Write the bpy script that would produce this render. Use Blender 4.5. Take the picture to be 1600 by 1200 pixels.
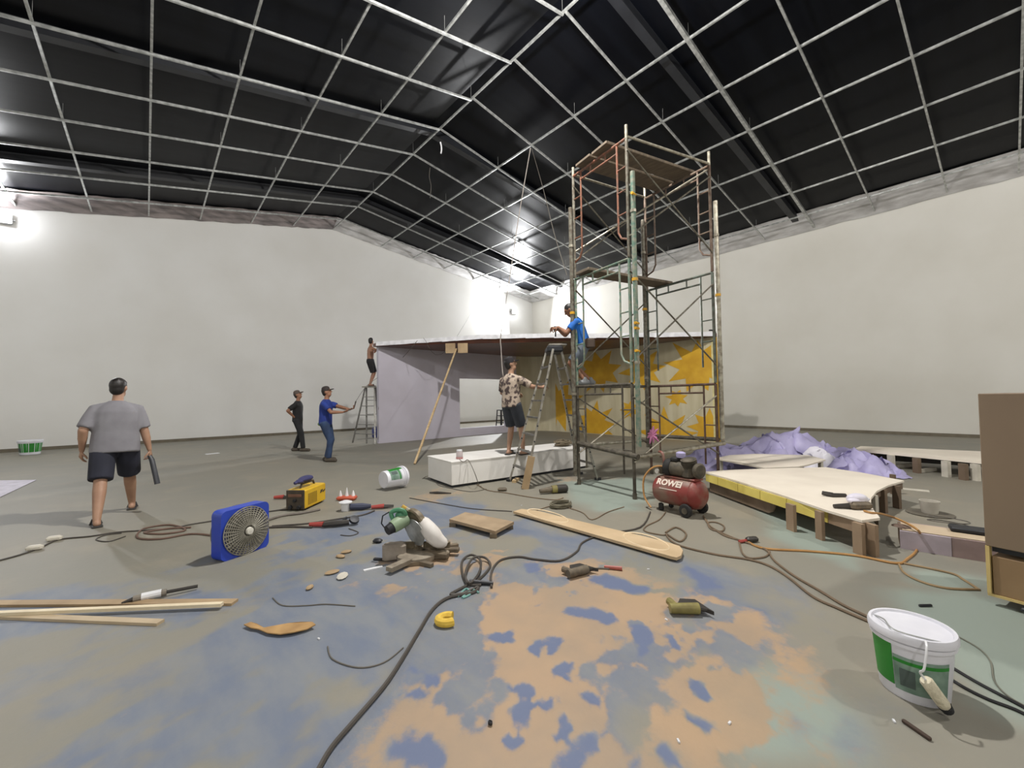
import bpy, math, random
import numpy as np
from mathutils import Vector as V, Matrix as M
random.seed(7)
PI = math.pi
for o in list(bpy.data.objects): bpy.data.objects.remove(o)
scn = bpy.context.scene
COL = scn.collection

# ------------------------------------------------------------------ camera
FPX, PIT, ROL, YAW, CAMH = 656.93, .0318, -.0149, .7156, 1.4
cy, sy = math.cos(YAW), math.sin(YAW)
cp_, sp_ = math.cos(PIT), math.sin(PIT)
FW = V((sy*cp_, cy*cp_, sp_)); R0 = V((cy, -sy, 0)); U0 = R0.cross(FW)
RT = R0*math.cos(ROL) + U0*math.sin(ROL)
UP = -R0*math.sin(ROL) + U0*math.cos(ROL)
CAM = V((0, 0, CAMH)); F0 = V((sy, cy, 0))
cd = bpy.data.cameras.new('camera'); cam = bpy.data.objects.new('camera', cd); COL.objects.link(cam)
cd.sensor_width = 36; cd.lens = 36*FPX/1600; cd.clip_start = .05; cd.clip_end = 200
mw = M((RT, UP, -FW)).transposed().to_4x4(); mw.translation = CAM
cam.matrix_world = mw
scn.camera = cam
# ------------------------------------------------------------------ world, lamps, exposure
w = bpy.data.worlds.new('World'); scn.world = w; w.use_nodes = True
w.node_tree.nodes['Background'].inputs[0].default_value = (.5, .55, .6, 1)
w.node_tree.nodes['Background'].inputs[1].default_value = .05
scn.view_settings.view_transform = 'Standard'; scn.view_settings.look = 'None'
scn.view_settings.exposure = 0.12; scn.view_settings.gamma = 1.0; scn.view_settings.use_curve_mapping = False
def point_light(name, loc, power, radius=.12, color=(.95, .97, 1)):
    l = bpy.data.lights.new(name, 'POINT'); l.energy = power; l.shadow_soft_size = radius; l.color = color
    o = bpy.data.objects.new(name, l); o.location = loc; COL.objects.link(o); return o
def flood_light(name, loc, aim, power, size=.3, color=(.97, .98, 1)):
    l = bpy.data.lights.new(name, 'AREA'); l.shape = 'DISK'; l.size = size; l.energy = power; l.color = color
    o = bpy.data.objects.new(name, l); o.location = loc; COL.objects.link(o)
    o.rotation_euler = (V(aim)-V(loc)).to_track_quat('-Z', 'Y').to_euler(); return o
LAMP_CORNER = V((16.81, 19.05, 6.6)); LAMP_LEFT = V((-3.24, 19.05, 6.9))
flood_light('corner_lamp_light', LAMP_CORNER + V((-.02, -.16, 0)), (6, 5, 4.5), 1250)
flood_light('left_lamp_light', LAMP_LEFT + V((0, -.16, 0)), (-3.0, 4, 5.5), 330)
point_light('added_corner_glow', LAMP_CORNER + V((0, -.4, 0)), 14, .1, (.92, .94, 1))  # extra light added for a glow round the corner lamp, no source of its own
point_light('added_left_glow', LAMP_LEFT + V((0, -.35, 0)), 26, .1, (.92, .94, 1))  # second added light, only makes the halo round the left lamp
point_light('front_lamp_light', (-2.3, -3.8, 7.2), 680, .12, (1, .98, .95))
point_light('overhead_lamp_light', (3.6, 3.7, 7.5), 2050, .12, (1, .97, .93))
point_light('right_lamp_light', (6.4, -2.6, 6.0), 560, .12, (1, .96, .9))
point_light('right_wall_lamp_light', (15.5, -5.5, 6.6), 250, .15, (1, .97, .93))

# ------------------------------------------------------------------ placing helpers (true positions on real planes)
def ray(px, py): return FW + RT*((px-800)/FPX) - UP*((py-600)/FPX)
def P(px, py, z=0.):
    r = ray(px, py); return CAM + r*((z-CAMH)/r.z)
def AT(px, py, d):
    r = ray(px, py); return CAM + r*(d/r.dot(F0))
def onX(px, py, X):
    r = ray(px, py); return CAM + r*(X/r.x)
def onY(px, py, Y):
    r = ray(px, py); return CAM + r*(Y/r.y)
def proj(p):
    d = V(p)-CAM; k = d.dot(FW); return 800+FPX*d.dot(RT)/k, 600-FPX*d.dot(UP)/k
def zat(p, py):
    a, b = 0., 1.
    for _ in range(8):
        ya = proj((p[0], p[1], a))[1]; yb = proj((p[0], p[1], b))[1]
        if abs(yb-ya) < 1e-6: break
        a, b = b, b+(py-yb)*(b-a)/(yb-ya)
    return b
def cdir(lat, dep): return (R0*lat + F0*dep).normalized()
def rz_face(lat, dep):
    v = cdir(lat, dep); return math.atan2(-v.x, v.y)

# ------------------------------------------------------------------ materials
def lin(c):
    def f(u):
        u /= 255.
        return u/12.92 if u <= .04045 else ((u+.055)/1.055)**2.4
    return (f(c[0]), f(c[1]), f(c[2]), 1)
MATS = {}
def mat(name, c, rough=.6, metal=0., c2=None, scale=6., bump=0., stretch=(1, 1, 1), thr=(.35, .65), emit=None, alpha=1., coat=0., det=6):
    if name in MATS: return MATS[name]
    m = bpy.data.materials.new(name); m.use_nodes = True; nt = m.node_tree; N = nt.nodes
    b = N['Principled BSDF']; b.inputs['Roughness'].default_value = rough; b.inputs['Metallic'].default_value = metal
    b.inputs['Base Color'].default_value = lin(c)
    if emit:
        b.inputs['Emission Color'].default_value = lin(c); b.inputs['Emission Strength'].default_value = emit
    if alpha < 1: b.inputs['Alpha'].default_value = alpha
    if coat: b.inputs['Coat Weight'].default_value = coat
    if c2 is None and not emit: c2 = tuple(max(0, k*.9-2) for k in c)
    if c2 is not None:
        g = N.new('ShaderNodeNewGeometry'); mp = N.new('ShaderNodeMapping'); mp.inputs['Scale'].default_value = stretch
        n = N.new('ShaderNodeTexNoise'); n.inputs['Scale'].default_value = scale; n.inputs['Detail'].default_value = det
        r = N.new('ShaderNodeMapRange'); r.inputs[1].default_value = thr[0]; r.inputs[2].default_value = thr[1]
        mx = N.new('ShaderNodeMix'); mx.data_type = 'RGBA'
        mx.inputs[6].default_value = lin(c); mx.inputs[7].default_value = lin(c2)
        L = nt.links.new
        L(g.outputs['Position'], mp.inputs[0]); L(mp.outputs[0], n.inputs['Vector']); L(n.outputs['Fac'], r.inputs[0])
        L(r.outputs[0], mx.inputs[0]); L(mx.outputs[2], b.inputs['Base Color'])
        if bump:
            bp = N.new('ShaderNodeBump'); bp.inputs['Strength'].default_value = bump; bp.inputs['Distance'].default_value = .02
            L(n.outputs['Fac'], bp.inputs['Height']); L(bp.outputs[0], b.inputs['Normal'])
    MATS[name] = m; return m

# ------------------------------------------------------------------ mesh builder
def basis(d, up=None):
    d = V(d).normalized(); u = V(up) if up is not None else (V((0, 0, 1)) if abs(d.z) < .95 else V((0, 1, 0)))
    s = d.cross(u).normalized(); t = s.cross(d).normalized(); return s, t, d
class MB:
    def __init__(self): self.v = []; self.f = []
    def add(self, vs, fs):
        n = len(self.v); self.v += [V(p) for p in vs]; self.f += [tuple(i+n for i in q) for q in fs]; return self
    def box(self, c, s, rot=None):
        c = V(c); h = V(s)/2; vs = []
        for z in (-1, 1):
            for x, y in ((-1, -1), (1, -1), (1, 1), (-1, 1)):
                q = V((x*h.x, y*h.y, z*h.z)); vs.append(c + (rot @ q if rot else q))
        return self.add(vs, [(3, 2, 1, 0), (4, 5, 6, 7), (0, 1, 5, 4), (1, 2, 6, 5), (2, 3, 7, 6), (3, 0, 4, 7)])
    def rbox(self, c, s, r=.01, rot=None):
        # chamfered box
        c = V(c); h = V(s)/2; r = min(r, h.x*.9, h.y*.9, h.z*.9)
        rings = []
        for z, k in ((-h.z, r), (-h.z+r, 0), (h.z-r, 0), (h.z, r)):
            a, b = h.x-k, h.y-k; e = r
            rings.append([V((x, y, z)) for x, y in ((-a+e, -b), (a-e, -b), (a, -b+e), (a, b-e), (a-e, b), (-a+e, b), (-a, b-e), (-a, -b+e))])
        vs = [c + (rot @ q if rot else q) for g in rings for q in g]; fs = []
        for i in range(3):
            for j in range(8): fs.append((i*8+j, i*8+(j+1) % 8, i*8+8+(j+1) % 8, i*8+8+j))
        fs.append(tuple(range(7, -1, -1))); fs.append(tuple(range(24, 32)))
        return self.add(vs, fs)
    def bar(self, a, b, w, h, up=None):
        a, b = V(a), V(b); s, t, d = basis(b-a, up); vs = []
        for p in (a, b):
            for x, y in ((-1, -1), (1, -1), (1, 1), (-1, 1)): vs.append(p + s*(x*w/2) + t*(y*h/2))
        return self.add(vs, [(3, 2, 1, 0), (4, 5, 6, 7), (0, 1, 5, 4), (1, 2, 6, 5), (2, 3, 7, 6), (3, 0, 4, 7)])
    def tube(self, a, b, r, r2=None, n=8):
        r2 = r if r2 is None else r2
        return self.path([a, b], [r, r2], n)
    def path(self, pts, r, n=8, close=True):
        pts = [V(p) for p in pts]; m = len(pts); rr = r if isinstance(r, (list, tuple)) else [r]*m
        vs = []; s = None
        for i, p in enumerate(pts):
            d = (pts[min(i+1, m-1)] - pts[max(i-1, 0)])
            if d.length < 1e-9: d = V((0, 0, 1))
            d.normalize()
            if s is None: s, t, _ = basis(d)
            else:
                s = s - d*s.dot(d)
                if s.length < 1e-5: s = basis(d)[0]
                s.normalize(); t = s.cross(d)
            for k in range(n):
                a = 2*PI*k/n; vs.append(p + s*(math.cos(a)*rr[i]) + t*(math.sin(a)*rr[i]))
        fs = [(i*n+k, i*n+n+k, i*n+n+(k+1) % n, i*n+(k+1) % n) for i in range(m-1) for k in range(n)]
        if close: fs += [tuple(range(n)), tuple(range(m*n-1, m*n-n-1, -1))]
        return self.add(vs, fs)
    def lathe(self, prof, o=(0, 0, 0), axis=(0, 0, 1), n=24, cap=True):
        s, t, d = basis(axis); o = V(o); vs = []
        for r, z in prof:
            for k in range(n):
                a = 2*PI*k/n; vs.append(o + d*z + s*(math.cos(a)*r) + t*(math.sin(a)*r))
        m = len(prof)
        fs = [(i*n+k, i*n+n+k, i*n+n+(k+1) % n, i*n+(k+1) % n) for i in range(m-1) for k in range(n)]
        if cap: fs += [tuple(range(n)), tuple(range(m*n-1, m*n-n-1, -1))]
        return self.add(vs, fs)
    def prism(self, poly, ext):
        poly = [V(p) for p in poly]; n = len(poly); e = V(ext)
        vs = poly + [p+e for p in poly]
        fs = [tuple(range(n-1, -1, -1)), tuple(range(n, 2*n))] + [(i, (i+1) % n, n+(i+1) % n, n+i) for i in range(n)]
        return self.add(vs, fs)
    def cap(self, a, b, r, r2=None, n=12):
        a, b = V(a), V(b); r2 = r if r2 is None else r2; d = b-a
        if d.length < 1e-6: d = V((0, 0, 1e-4))
        u = d.normalized(); pts = []; rr = []
        for k in range(1, 5): t = k/4*PI/2; pts.append(a-u*(r*math.cos(t))); rr.append(max(r*math.sin(t), 1e-4))
        for k in range(4): t = k/4*PI/2; pts.append(b+u*(r2*math.sin(t))); rr.append(max(r2*math.cos(t), 1e-4))
        return self.path(pts, rr, n)
    def ell(self, c, r, rot=None, n=16, m=10):
        c = V(c); vs = []
        for i in range(m+1):
            t = PI*i/m
            for k in range(n):
                a = 2*PI*k/n; q = V((r[0]*math.sin(t)*math.cos(a), r[1]*math.sin(t)*math.sin(a), -r[2]*math.cos(t)))
                vs.append(c + (rot @ q if rot else q))
        fs = [(i*n+k, i*n+(k+1) % n, i*n+n+(k+1) % n, i*n+n+k) for i in range(m) for k in range(n)]
        return self.add(vs, fs)
    def loft(self, rings, n=20):
        # rings: (centre, rx, ry, ax, ay)
        vs = []
        for c, rx, ry, ax, ay in rings:
            for k in range(n):
                a = 2*PI*k/n; ca, sa = math.cos(a), math.sin(a)
                e = .8
                ca = math.copysign(abs(ca)**e, ca); sa = math.copysign(abs(sa)**e, sa)
                vs.append(V(c) + V(ax)*(rx*ca) + V(ay)*(ry*sa))
        m = len(rings)
        fs = [(i*n+k, i*n+(k+1) % n, i*n+n+(k+1) % n, i*n+n+k) for i in range(m-1) for k in range(n)]
        fs += [tuple(range(n-1, -1, -1)), tuple(range(m*n-n, m*n))]
        return self.add(vs, fs)
    def mesh(self, name, smooth=35):
        me = bpy.data.meshes.new(name); me.from_pydata([tuple(p) for p in self.v], [], self.f); me.validate(); me.update()
        if smooth:
            me.polygons.foreach_set('use_smooth', [True]*len(me.polygons))
            try: me.set_sharp_from_angle(angle=math.radians(smooth))
            except Exception: pass
        return me
    def build(self, name, m=None, parent=None, world=False, smooth=35, kind=None, label=None):
        # world=True: the vertices are world positions; they are moved into the parent's own space
        if world and parent is not None:
            inv = parent_matrix(parent).inverted(); self.v = [inv @ p for p in self.v]
        o = bpy.data.objects.new(name, self.mesh(name, smooth)); COL.objects.link(o)
        if m: o.data.materials.append(m)
        if parent: o.parent = parent
        if kind: o['kind'] = kind
        if label: o['label'] = label
        return o
def parent_matrix(o):
    m = M.LocRotScale(o.location, o.rotation_euler, o.scale)
    return parent_matrix(o.parent) @ m if o.parent else m
def tag(o, label, cat, group=None, kind=None):
    o['label'] = label; o['category'] = cat
    if group: o['group'] = group
    if kind: o['kind'] = kind
    return o
def thing(name, label, cat, loc, rz=0., group=None):
    o = bpy.data.objects.new(name, None); o.empty_display_size = .1; COL.objects.link(o)
    o.location = V(loc); o.rotation_euler = (0, 0, rz)
    return tag(o, label, cat, group)
def solo(mb, name, m, label, cat, loc, rz=0., group=None, kind=None, smooth=35):
    o = mb.build(name, m, smooth=smooth); o.location = V(loc); o.rotation_euler = (0, 0, rz)
    return tag(o, label, cat, group, kind)
def copy_thing(src, loc=None, rz=None):
    c = src.copy(); COL.objects.link(c)
    if loc is not None: c.location = V(loc)
    if rz is not None: c.rotation_euler = (0, 0, rz)
    for ch in list(src.children):
        d = ch.copy(); COL.objects.link(d); d.parent = c
        for g in list(ch.children):
            e = g.copy(); COL.objects.link(e); e.parent = d
    return c
def struct(mb, name, m, parent=None, smooth=0):
    o = mb.build(name, m, parent, smooth=smooth); o['kind'] = 'structure'; return o
def frame2(a, b):
    # origin at a, local x along a->b, local y pointing away from the camera when a is left of b
    d = b-a; return V((a.x, a.y, 0)), math.atan2(d.y, d.x), math.hypot(d.x, d.y)
def smooth_path(pts, sub=6):
    pts = [V(p) for p in pts]; n = len(pts); out = []
    for i in range(n-1):
        p0, p1, p2, p3 = pts[max(i-1, 0)], pts[i], pts[i+1], pts[min(i+2, n-1)]
        for k in range(sub):
            t = k/sub
            out.append(.5*((2*p1) + (p2-p0)*t + (2*p0-5*p1+4*p2-p3)*t*t + (3*p1-p0-3*p2+p3)*t**3))
    out.append(pts[-1]); return out
def cable(px, m, label, r=.009, name='cable', cat='cable', z=None, n=6, sub=5, group=None):
    pts = smooth_path([P(a[0], a[1], r + (a[2] if len(a) > 2 else 0)) for a in px], sub)
    for q in pts: q.z = max(q.z, r*.9)
    o = MB().path(pts, r, n).build(name, m); return tag(o, label, cat, group)
def remeshed(mb, voxel, it=4, name='m'):
    o = bpy.data.objects.new('tmp', mb.mesh('tmp', 0)); COL.objects.link(o)
    r = o.modifiers.new('r', 'REMESH'); r.mode = 'VOXEL'; r.voxel_size = voxel; r.use_smooth_shade = True
    s = o.modifiers.new('s', 'SMOOTH'); s.factor = .5; s.iterations = it
    dg = bpy.context.evaluated_depsgraph_get()
    me = bpy.data.meshes.new_from_object(o.evaluated_get(dg)); me.name = name
    bpy.data.objects.remove(o)
    me.polygons.foreach_set('use_smooth', [True]*len(me.polygons)); return me
def text_mesh(s, size, name, extr=.001, shear=0., weight=0.):
    c = bpy.data.curves.new(name, 'FONT'); c.body = s; c.size = size; c.extrude = extr; c.align_x = 'CENTER'; c.align_y = 'CENTER'; c.shear = shear; c.offset = weight
    c.resolution_u = 3
    o = bpy.data.objects.new('tmp', c); COL.objects.link(o)
    dg = bpy.context.evaluated_depsgraph_get(); me = bpy.data.meshes.new_from_object(o.evaluated_get(dg)); bpy.data.objects.remove(o)
    me.name = name; return me

# ================================================================== the hall
XR, HR, AL, AR = 6.195, 9.013, .1813, .1268       # ridge position, height of the grid at the ridge, slopes
D, W, WL, FR = 19.2, 18.5, -6.3, -11.5
def zroof(x): return HR - (x-XR)*math.tan(AR) if x > XR else HR - (XR-x)*math.tan(AL)
GAP = .38                                          # dark sheeting above the grid
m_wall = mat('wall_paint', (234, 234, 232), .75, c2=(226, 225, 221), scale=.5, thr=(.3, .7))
m_ceil = mat('dark_foil', (11, 13, 18), .3, c2=(6, 7, 11), scale=1.2, stretch=(.25, 3, 1), bump=.1)
m_film = mat('grey_film', (170, 168, 167), .45, c2=(204, 203, 203), scale=3, stretch=(.6, .6, 3), bump=.4)
m_filmp = mat('pinkish_film', (150, 140, 138), .45, c2=(104, 98, 98), scale=2.2, stretch=(.7, .7, 4), bump=.5)
m_galv = mat('galvanised', (150, 152, 150), .36, .55, c2=(196, 198, 196), scale=9)
m_beam = mat('dark_steel', (44, 45, 49), .5, .3)
m_raft = mat('roof_rafter', (26, 28, 33), .5)

# floor -------------------------------------------------------------
def vnoise(x, y, s, seed):
    x = x*s; y = y*s; xi = np.floor(x).astype(np.int64); yi = np.floor(y).astype(np.int64); xf = x-xi; yf = y-yi
    def h(a, b):
        n = (a*374761393 + b*668265263 + seed*974634777) & 0xffffffff
        n = ((n ^ (n >> 13))*1274126177) & 0xffffffff
        return ((n ^ (n >> 16)) & 0xffff)/65535.
    u = xf*xf*(3-2*xf); v = yf*yf*(3-2*yf)
    return (h(xi, yi)*(1-u)+h(xi+1, yi)*u)*(1-v) + (h(xi, yi+1)*(1-u)+h(xi+1, yi+1)*u)*v
def sdf_poly(X, Y, poly):
    d = np.full(X.shape, 1e9); ins = np.zeros(X.shape, bool); n = len(poly)
    for i in range(n):
        (ax, ay), (bx, by) = poly[i], poly[(i+1) % n]
        ex, ey = bx-ax, by-ay; wx, wy = X-ax, Y-ay
        t = np.clip((wx*ex+wy*ey)/(ex*ex+ey*ey), 0, 1)
        d = np.minimum(d, np.hypot(wx-ex*t, wy-ey*t))
        c = ((ay > Y) != (by > Y)); xx = ax + (Y-ay)/(by-ay+1e-12)*ex
        ins ^= (c & (X < xx))
    return np.where(ins, -d, d)
def seg_d(X, Y, a, b):
    ex, ey = b[0]-a[0], b[1]-a[1]; wx, wy = X-a[0], Y-a[1]
    t = np.clip((wx*ex+wy*ey)/(ex*ex+ey*ey+1e-9), 0, 1); return np.hypot(wx-ex*t, wy-ey*t)
def wp(l): return [tuple(P(*q)[:2]) for q in l]
def sstep(a, b, x): t = np.clip((x-a)/(b-a), 0, 1); return t*t*(3-2*t)
def make_floor():
    x0, x1, y0, y1, st = -1.8, 6.6, -1.6, 8.0, .028
    nx, ny = int(round((x1-x0)/st))+1, int(round((y1-y0)/st))+1
    gx, gy = np.meshgrid(np.linspace(x0, x1, nx), np.linspace(y0, y1, ny))
    X, Y = gx.ravel(), gy.ravel()
    n1 = vnoise(X, Y, 1.3, 1)*.5+vnoise(X, Y, 2.9, 2)*.3+vnoise(X, Y, 6.1, 3)*.2-.5
    def fbm(f, seed, oc=5, gain=.55, ax=1., an=0.):
        c_, s_ = math.cos(an), math.sin(an); U_, V_ = (X*c_+Y*s_)*ax, (-X*s_+Y*c_); o_ = 0; a_ = 1; t_ = 0
        for q in range(oc): o_ = o_+a_*vnoise(U_+q*3.1, V_-q*1.7, f*2.05**q, seed+q); t_ += a_; a_ *= gain
        return o_/t_-.5
    blue = sdf_poly(X, Y, wp([(-900, 1500), (-300, 1010), (60, 930), (260, 890), (420, 840), (560, 800), (660, 778), (800, 792), (960, 850), (1180, 900), (1300, 960), (1240, 1080), (1100, 1230), (1000, 2200), (-300, 2200)]))
    sand = sdf_poly(X, Y, wp([(560, 905), (640, 868), (720, 838), (800, 850), (905, 868), (1010, 905), (1150, 930), (1245, 985), (1290, 1060), (1310, 1250), (1200, 2000), (560, 2000), (470, 1320), (545, 1130), (600, 1040), (660, 960), (600, 930)]))
    # bare sandy drifts beyond the main patch
    drift = np.minimum(sdf_poly(X, Y, wp([(640, 772), (760, 752), (900, 745), (905, 752), (760, 775), (690, 785)])), sdf_poly(X, Y, wp([(980, 720), (1110, 705), (1110, 722), (1000, 738)])))
    greyed = sdf_poly(X, Y, wp([(-700, 1300), (-100, 1000), (200, 960), (360, 1010), (330, 1090), (60, 1160), (-300, 1700)]))
    n2 = fbm(2.6, 12, 5, .62, .55, .6); n3 = fbm(3.4, 40, 5, .65, .5, -.5)
    b = sstep(.35, -.35, blue + n1*.9 + n2*.5)
    g = sstep(.16, -.34, sand + n2*.75)
    g = np.maximum(g, sstep(.25, -.12, drift+n1*.5)*.55)
    # finely scraped openings in the sand
    far = np.hypot(X, Y)
    scr = np.maximum(sstep(.015, .14, n2 - .075 + .10*np.clip(far-2.0, -.6, 1.8)), sstep(.03, .14, n3 - .06 + .06*np.clip(far-2.0, -.6, 1.8)))
    g = g*(1-scr*.9)
    b = b*(1-.8*sstep(-.02, .13, fbm(1.5, 60, 5, .62, .6, .35)))
    b = b*(1-.45*sstep(.2, -.3, greyed+n1*.6))
    b = b*(1-.35*scr*(1-sstep(.0, .5, sand)))
    def c8(p): x, y = p; return tuple(P(400+x/2, 850+y/2)[:2])
    strokes = [((615, 535), (720, 520), .022), ((720, 520), (800, 512), .026), ((815, 512), (950, 485), .028), ((975, 380), (1035, 480), .028), ((1105, 400), (1100, 480), .035), ((1095, 480), (1085, 575), .03),
        ((1085, 575), (1010, 610), .025), ((1010, 610), (975, 690), .03), ((725, 345), (735, 385), .02), ((445, 490), (495, 488), .03), ((480, 400), (550, 440), .03), ((565, 470), (640, 480), .02), ((860, 75), (890, 110), .05),
        ((980, 215), (1060, 225), .06), ((1085, 120), (1190, 140), .07), ((1340, 515), (1430, 570), .03), ((1380, 430), (1420, 470), .03), ((1250, 500), (1290, 520), .03), ((1180, 660), (1170, 700), .04), ((1280, 660), (1320, 690), .04),
        ((960, 520), (950, 580), .012), ((450, 620), (545, 690), .05), ((620, 345), (690, 380), .035), ((760, 440), (850, 450), .03), ((870, 310), (920, 300), .03), ((1180, 260), (1210, 340), .04), ((1215, 350), (1210, 390), .02),
        ((1290, 290), (1330, 330), .03), ((1370, 90), (1420, 130), .08), ((640, 310), (760, 290), .03), ((740, 590), (770, 605), .02), ((1030, 540), (1060, 560), .015), ((1130, 520), (1125, 570), .014)]
    sk = np.zeros(X.shape); wx_, wy_ = fbm(5, 71, 3)*.16, fbm(5, 81, 3)*.16; n4 = fbm(11, 91, 3, .6, .4, .8)
    for a, c, r in strokes:
        sd = seg_d(X+wx_, Y+wy_, c8(a), c8(c)); sk = np.maximum(sk, sstep(r*1.9, r*.3, sd + n2*.16 + n4*.10))
    g = g*(1-sk*.95); b = np.maximum(b, sk*.9)
    teal = np.zeros(X.shape)
    for poly in ([(1130, 1130), (1190, 1090), (1250, 1060), (1290, 1110), (1230, 1200), (1150, 1210)], [(1180, 790), (1230, 800), (1360, 870), (1340, 890), (1230, 850)], [(1420, 890), (1500, 900), (1490, 920), (1430, 905)], [(880, 752), (1000, 748), (1010, 800), (930, 800)], [(1430, 930), (1530, 940), (1600, 1000), (1600, 1100), (1500, 1040)], [(1180, 1180), (1210, 1120), (1230, 1200)]):
        teal = np.maximum(teal, sstep(.18, -.1, sdf_poly(X, Y, wp(poly))+n1*.5))
    # drop every mask to zero at the rim of the fine patch
    edge = np.minimum(np.minimum(X-x0, x1-X), np.minimum(Y-y0, y1-Y)); k = sstep(0, .4, edge)
    zones = np.stack([b, g, teal, sk*b], -1)*k[:, None]
    vs = np.stack([X, Y, np.zeros_like(X)], -1)
    idx = np.arange(nx*ny).reshape(ny, nx)
    quads = np.stack([idx[:-1, :-1], idx[:-1, 1:], idx[1:, 1:], idx[1:, :-1]], -1).reshape(-1, 4).tolist()
    nb = nx*ny
    outer = [(WL, FR, 0), (W, FR, 0), (W, D, 0), (WL, D, 0)]
    vs = vs.tolist()+outer
    b0, b1, b2, b3 = idx[0].tolist(), idx[:, -1].tolist(), idx[-1][::-1].tolist(), idx[:, 0][::-1].tolist()
    quads += [[nb, nb+1]+b0[::-1], [nb+1, nb+2]+b1[::-1], [nb+2, nb+3]+b2[::-1], [nb+3, nb]+b3[::-1]]
    me = bpy.data.meshes.new('floor'); me.from_pydata(vs, [], quads); me.update()
    at = me.attributes.new('zones', 'FLOAT_COLOR', 'POINT')
    at.data.foreach_set('color', np.concatenate([zones, np.zeros((4, 4))]).astype(np.float32).ravel())
    o = bpy.data.objects.new('floor', me); COL.objects.link(o); o['kind'] = 'structure'
    m = bpy.data.materials.new('floor_paint'); m.use_nodes = True; nt = m.node_tree; N = nt.nodes; L = nt.links.new
    bs = N['Principled BSDF']; bs.inputs['Roughness'].default_value = .6
    geo = N.new('ShaderNodeNewGeometry'); pos = geo.outputs['Position']
    def noise(s, det=6, sc=(1, 1, 1), rough=.55):
        mp = N.new('ShaderNodeMapping'); mp.inputs['Scale'].default_value = sc; L(pos, mp.inputs[0])
        n = N.new('ShaderNodeTexNoise'); n.inputs['Scale'].default_value = s; n.inputs['Detail'].default_value = det; n.inputs['Roughness'].default_value = rough
        L(mp.outputs[0], n.inputs['Vector']); return n.outputs['Fac']
    def mth(op, a, c=None, d=None):
        n = N.new('ShaderNodeMath'); n.operation = op
        for i, q in enumerate((a, c, d)):
            if q is None: continue
            if isinstance(q, (int, float)): n.inputs[i].default_value = q
            else: L(q, n.inputs[i])
        return n.outputs[0]
    def mr(x, a, c):
        n = N.new('ShaderNodeMapRange'); n.interpolation_type = 'SMOOTHSTEP'; n.inputs[1].default_value = a; n.inputs[2].default_value = c; L(x, n.inputs[0]); return n.outputs[0]
    def mix(f, a, c):
        n = N.new('ShaderNodeMix'); n.data_type = 'RGBA'; L(f, n.inputs[0])
        for i, q in ((6, a), (7, c)):
            if isinstance(q, tuple): n.inputs[i].default_value = lin(q)
            else: L(q, n.inputs[i])
        return n.outputs[2]
    an = N.new('ShaderNodeAttribute'); an.attribute_name = 'zones'
    sp = N.new('ShaderNodeSeparateColor'); L(an.outputs['Color'], sp.inputs[0])
    fine = noise(12, 8, rough=.68); mid = noise(1.6, 5); str_ = noise(3.2, 6, (1.6, .6, 1)); big = noise(.35, 4)
    base = mix(mr(big, .35, .65), (133, 128, 115), (125, 123, 113))
    base = mix(mth('MULTIPLY', mr(mid, .5, .72), .35), base, (150, 140, 122))
    base = mix(mth('MULTIPLY', sp.outputs[2], .85), base, (138, 150, 141))
    bluec = mix(mr(str_, .3, .7), (98, 109, 130), (120, 125, 132))
    bluec = mix(mr(an.outputs['Alpha'], .2, .9), bluec, (90, 103, 135))
    bm = mr(mth('ADD', sp.outputs[0], mth('MULTIPLY', mth('SUBTRACT', fine, .5), .5)), .1, .9)
    c = mix(mth('MULTIPLY', bm, .9), base, bluec)
    sandc = mix(mr(mid, .35, .65), (170, 142, 111), (155, 134, 110))
    sm = mr(mth('ADD', sp.outputs[1], mth('MULTIPLY', mth('SUBTRACT', fine, .5), 1.5)), .15, .85)
    c = mix(mth('MULTIPLY', sm, .92), c, sandc)
    L(c, bs.inputs['Base Color'])
    bp = N.new('ShaderNodeBump'); bp.inputs['Strength'].default_value = .25; bp.inputs['Distance'].default_value = .01
    L(mth('ADD', fine, sp.outputs[1]), bp.inputs['Height']); L(bp.outputs[0], bs.inputs['Normal'])
    me.materials.append(m)
make_floor()

T = .2
def gable(y0, y1, name):
    b = MB(); top = [(WL, zroof(WL)), (XR, HR), (W, zroof(W))]
    b.prism([(WL-T, y0, 0), (W+T, y0, 0), (W+T, y0, zroof(W)+.6), (XR, y0, HR+.6), (WL-T, y0, zroof(WL)+.6)], (0, y1-y0, 0))
    return struct(b, name, m_wall)
gable(D, D+T, 'wall_back'); gable(FR-T, FR, 'wall_front')
struct(MB().box((W+T/2, (FR+D)/2, zroof(W)/2+.25), (T, D-FR, zroof(W)+.5)), 'wall_right', mat('wall_right_dimmed', (220, 218, 211), .75, c2=(210, 207, 198), scale=.5, thr=(.3, .7)))  # greyer than the other walls: its dimmer light is put into the colour
struct(MB().box((WL-T/2, (FR+D)/2, zroof(WL)/2+.25), (T, D-FR, zroof(WL)+.5)), 'wall_left', m_wall)
b = MB()
ins = .0
b.add([(XR, FR, HR+GAP), (W, FR, zroof(W)+GAP), (W, D, zroof(W)+GAP), (XR, D, HR+GAP), (WL, D, zroof(WL)+GAP), (WL, FR, zroof(WL)+GAP)], [(0, 1, 2, 3), (5, 0, 3, 4)])
m_ceil.node_tree.nodes['Principled BSDF'].inputs['Specular IOR Level'].default_value = .1
ceil = struct(b, 'ceiling', m_ceil)
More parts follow.
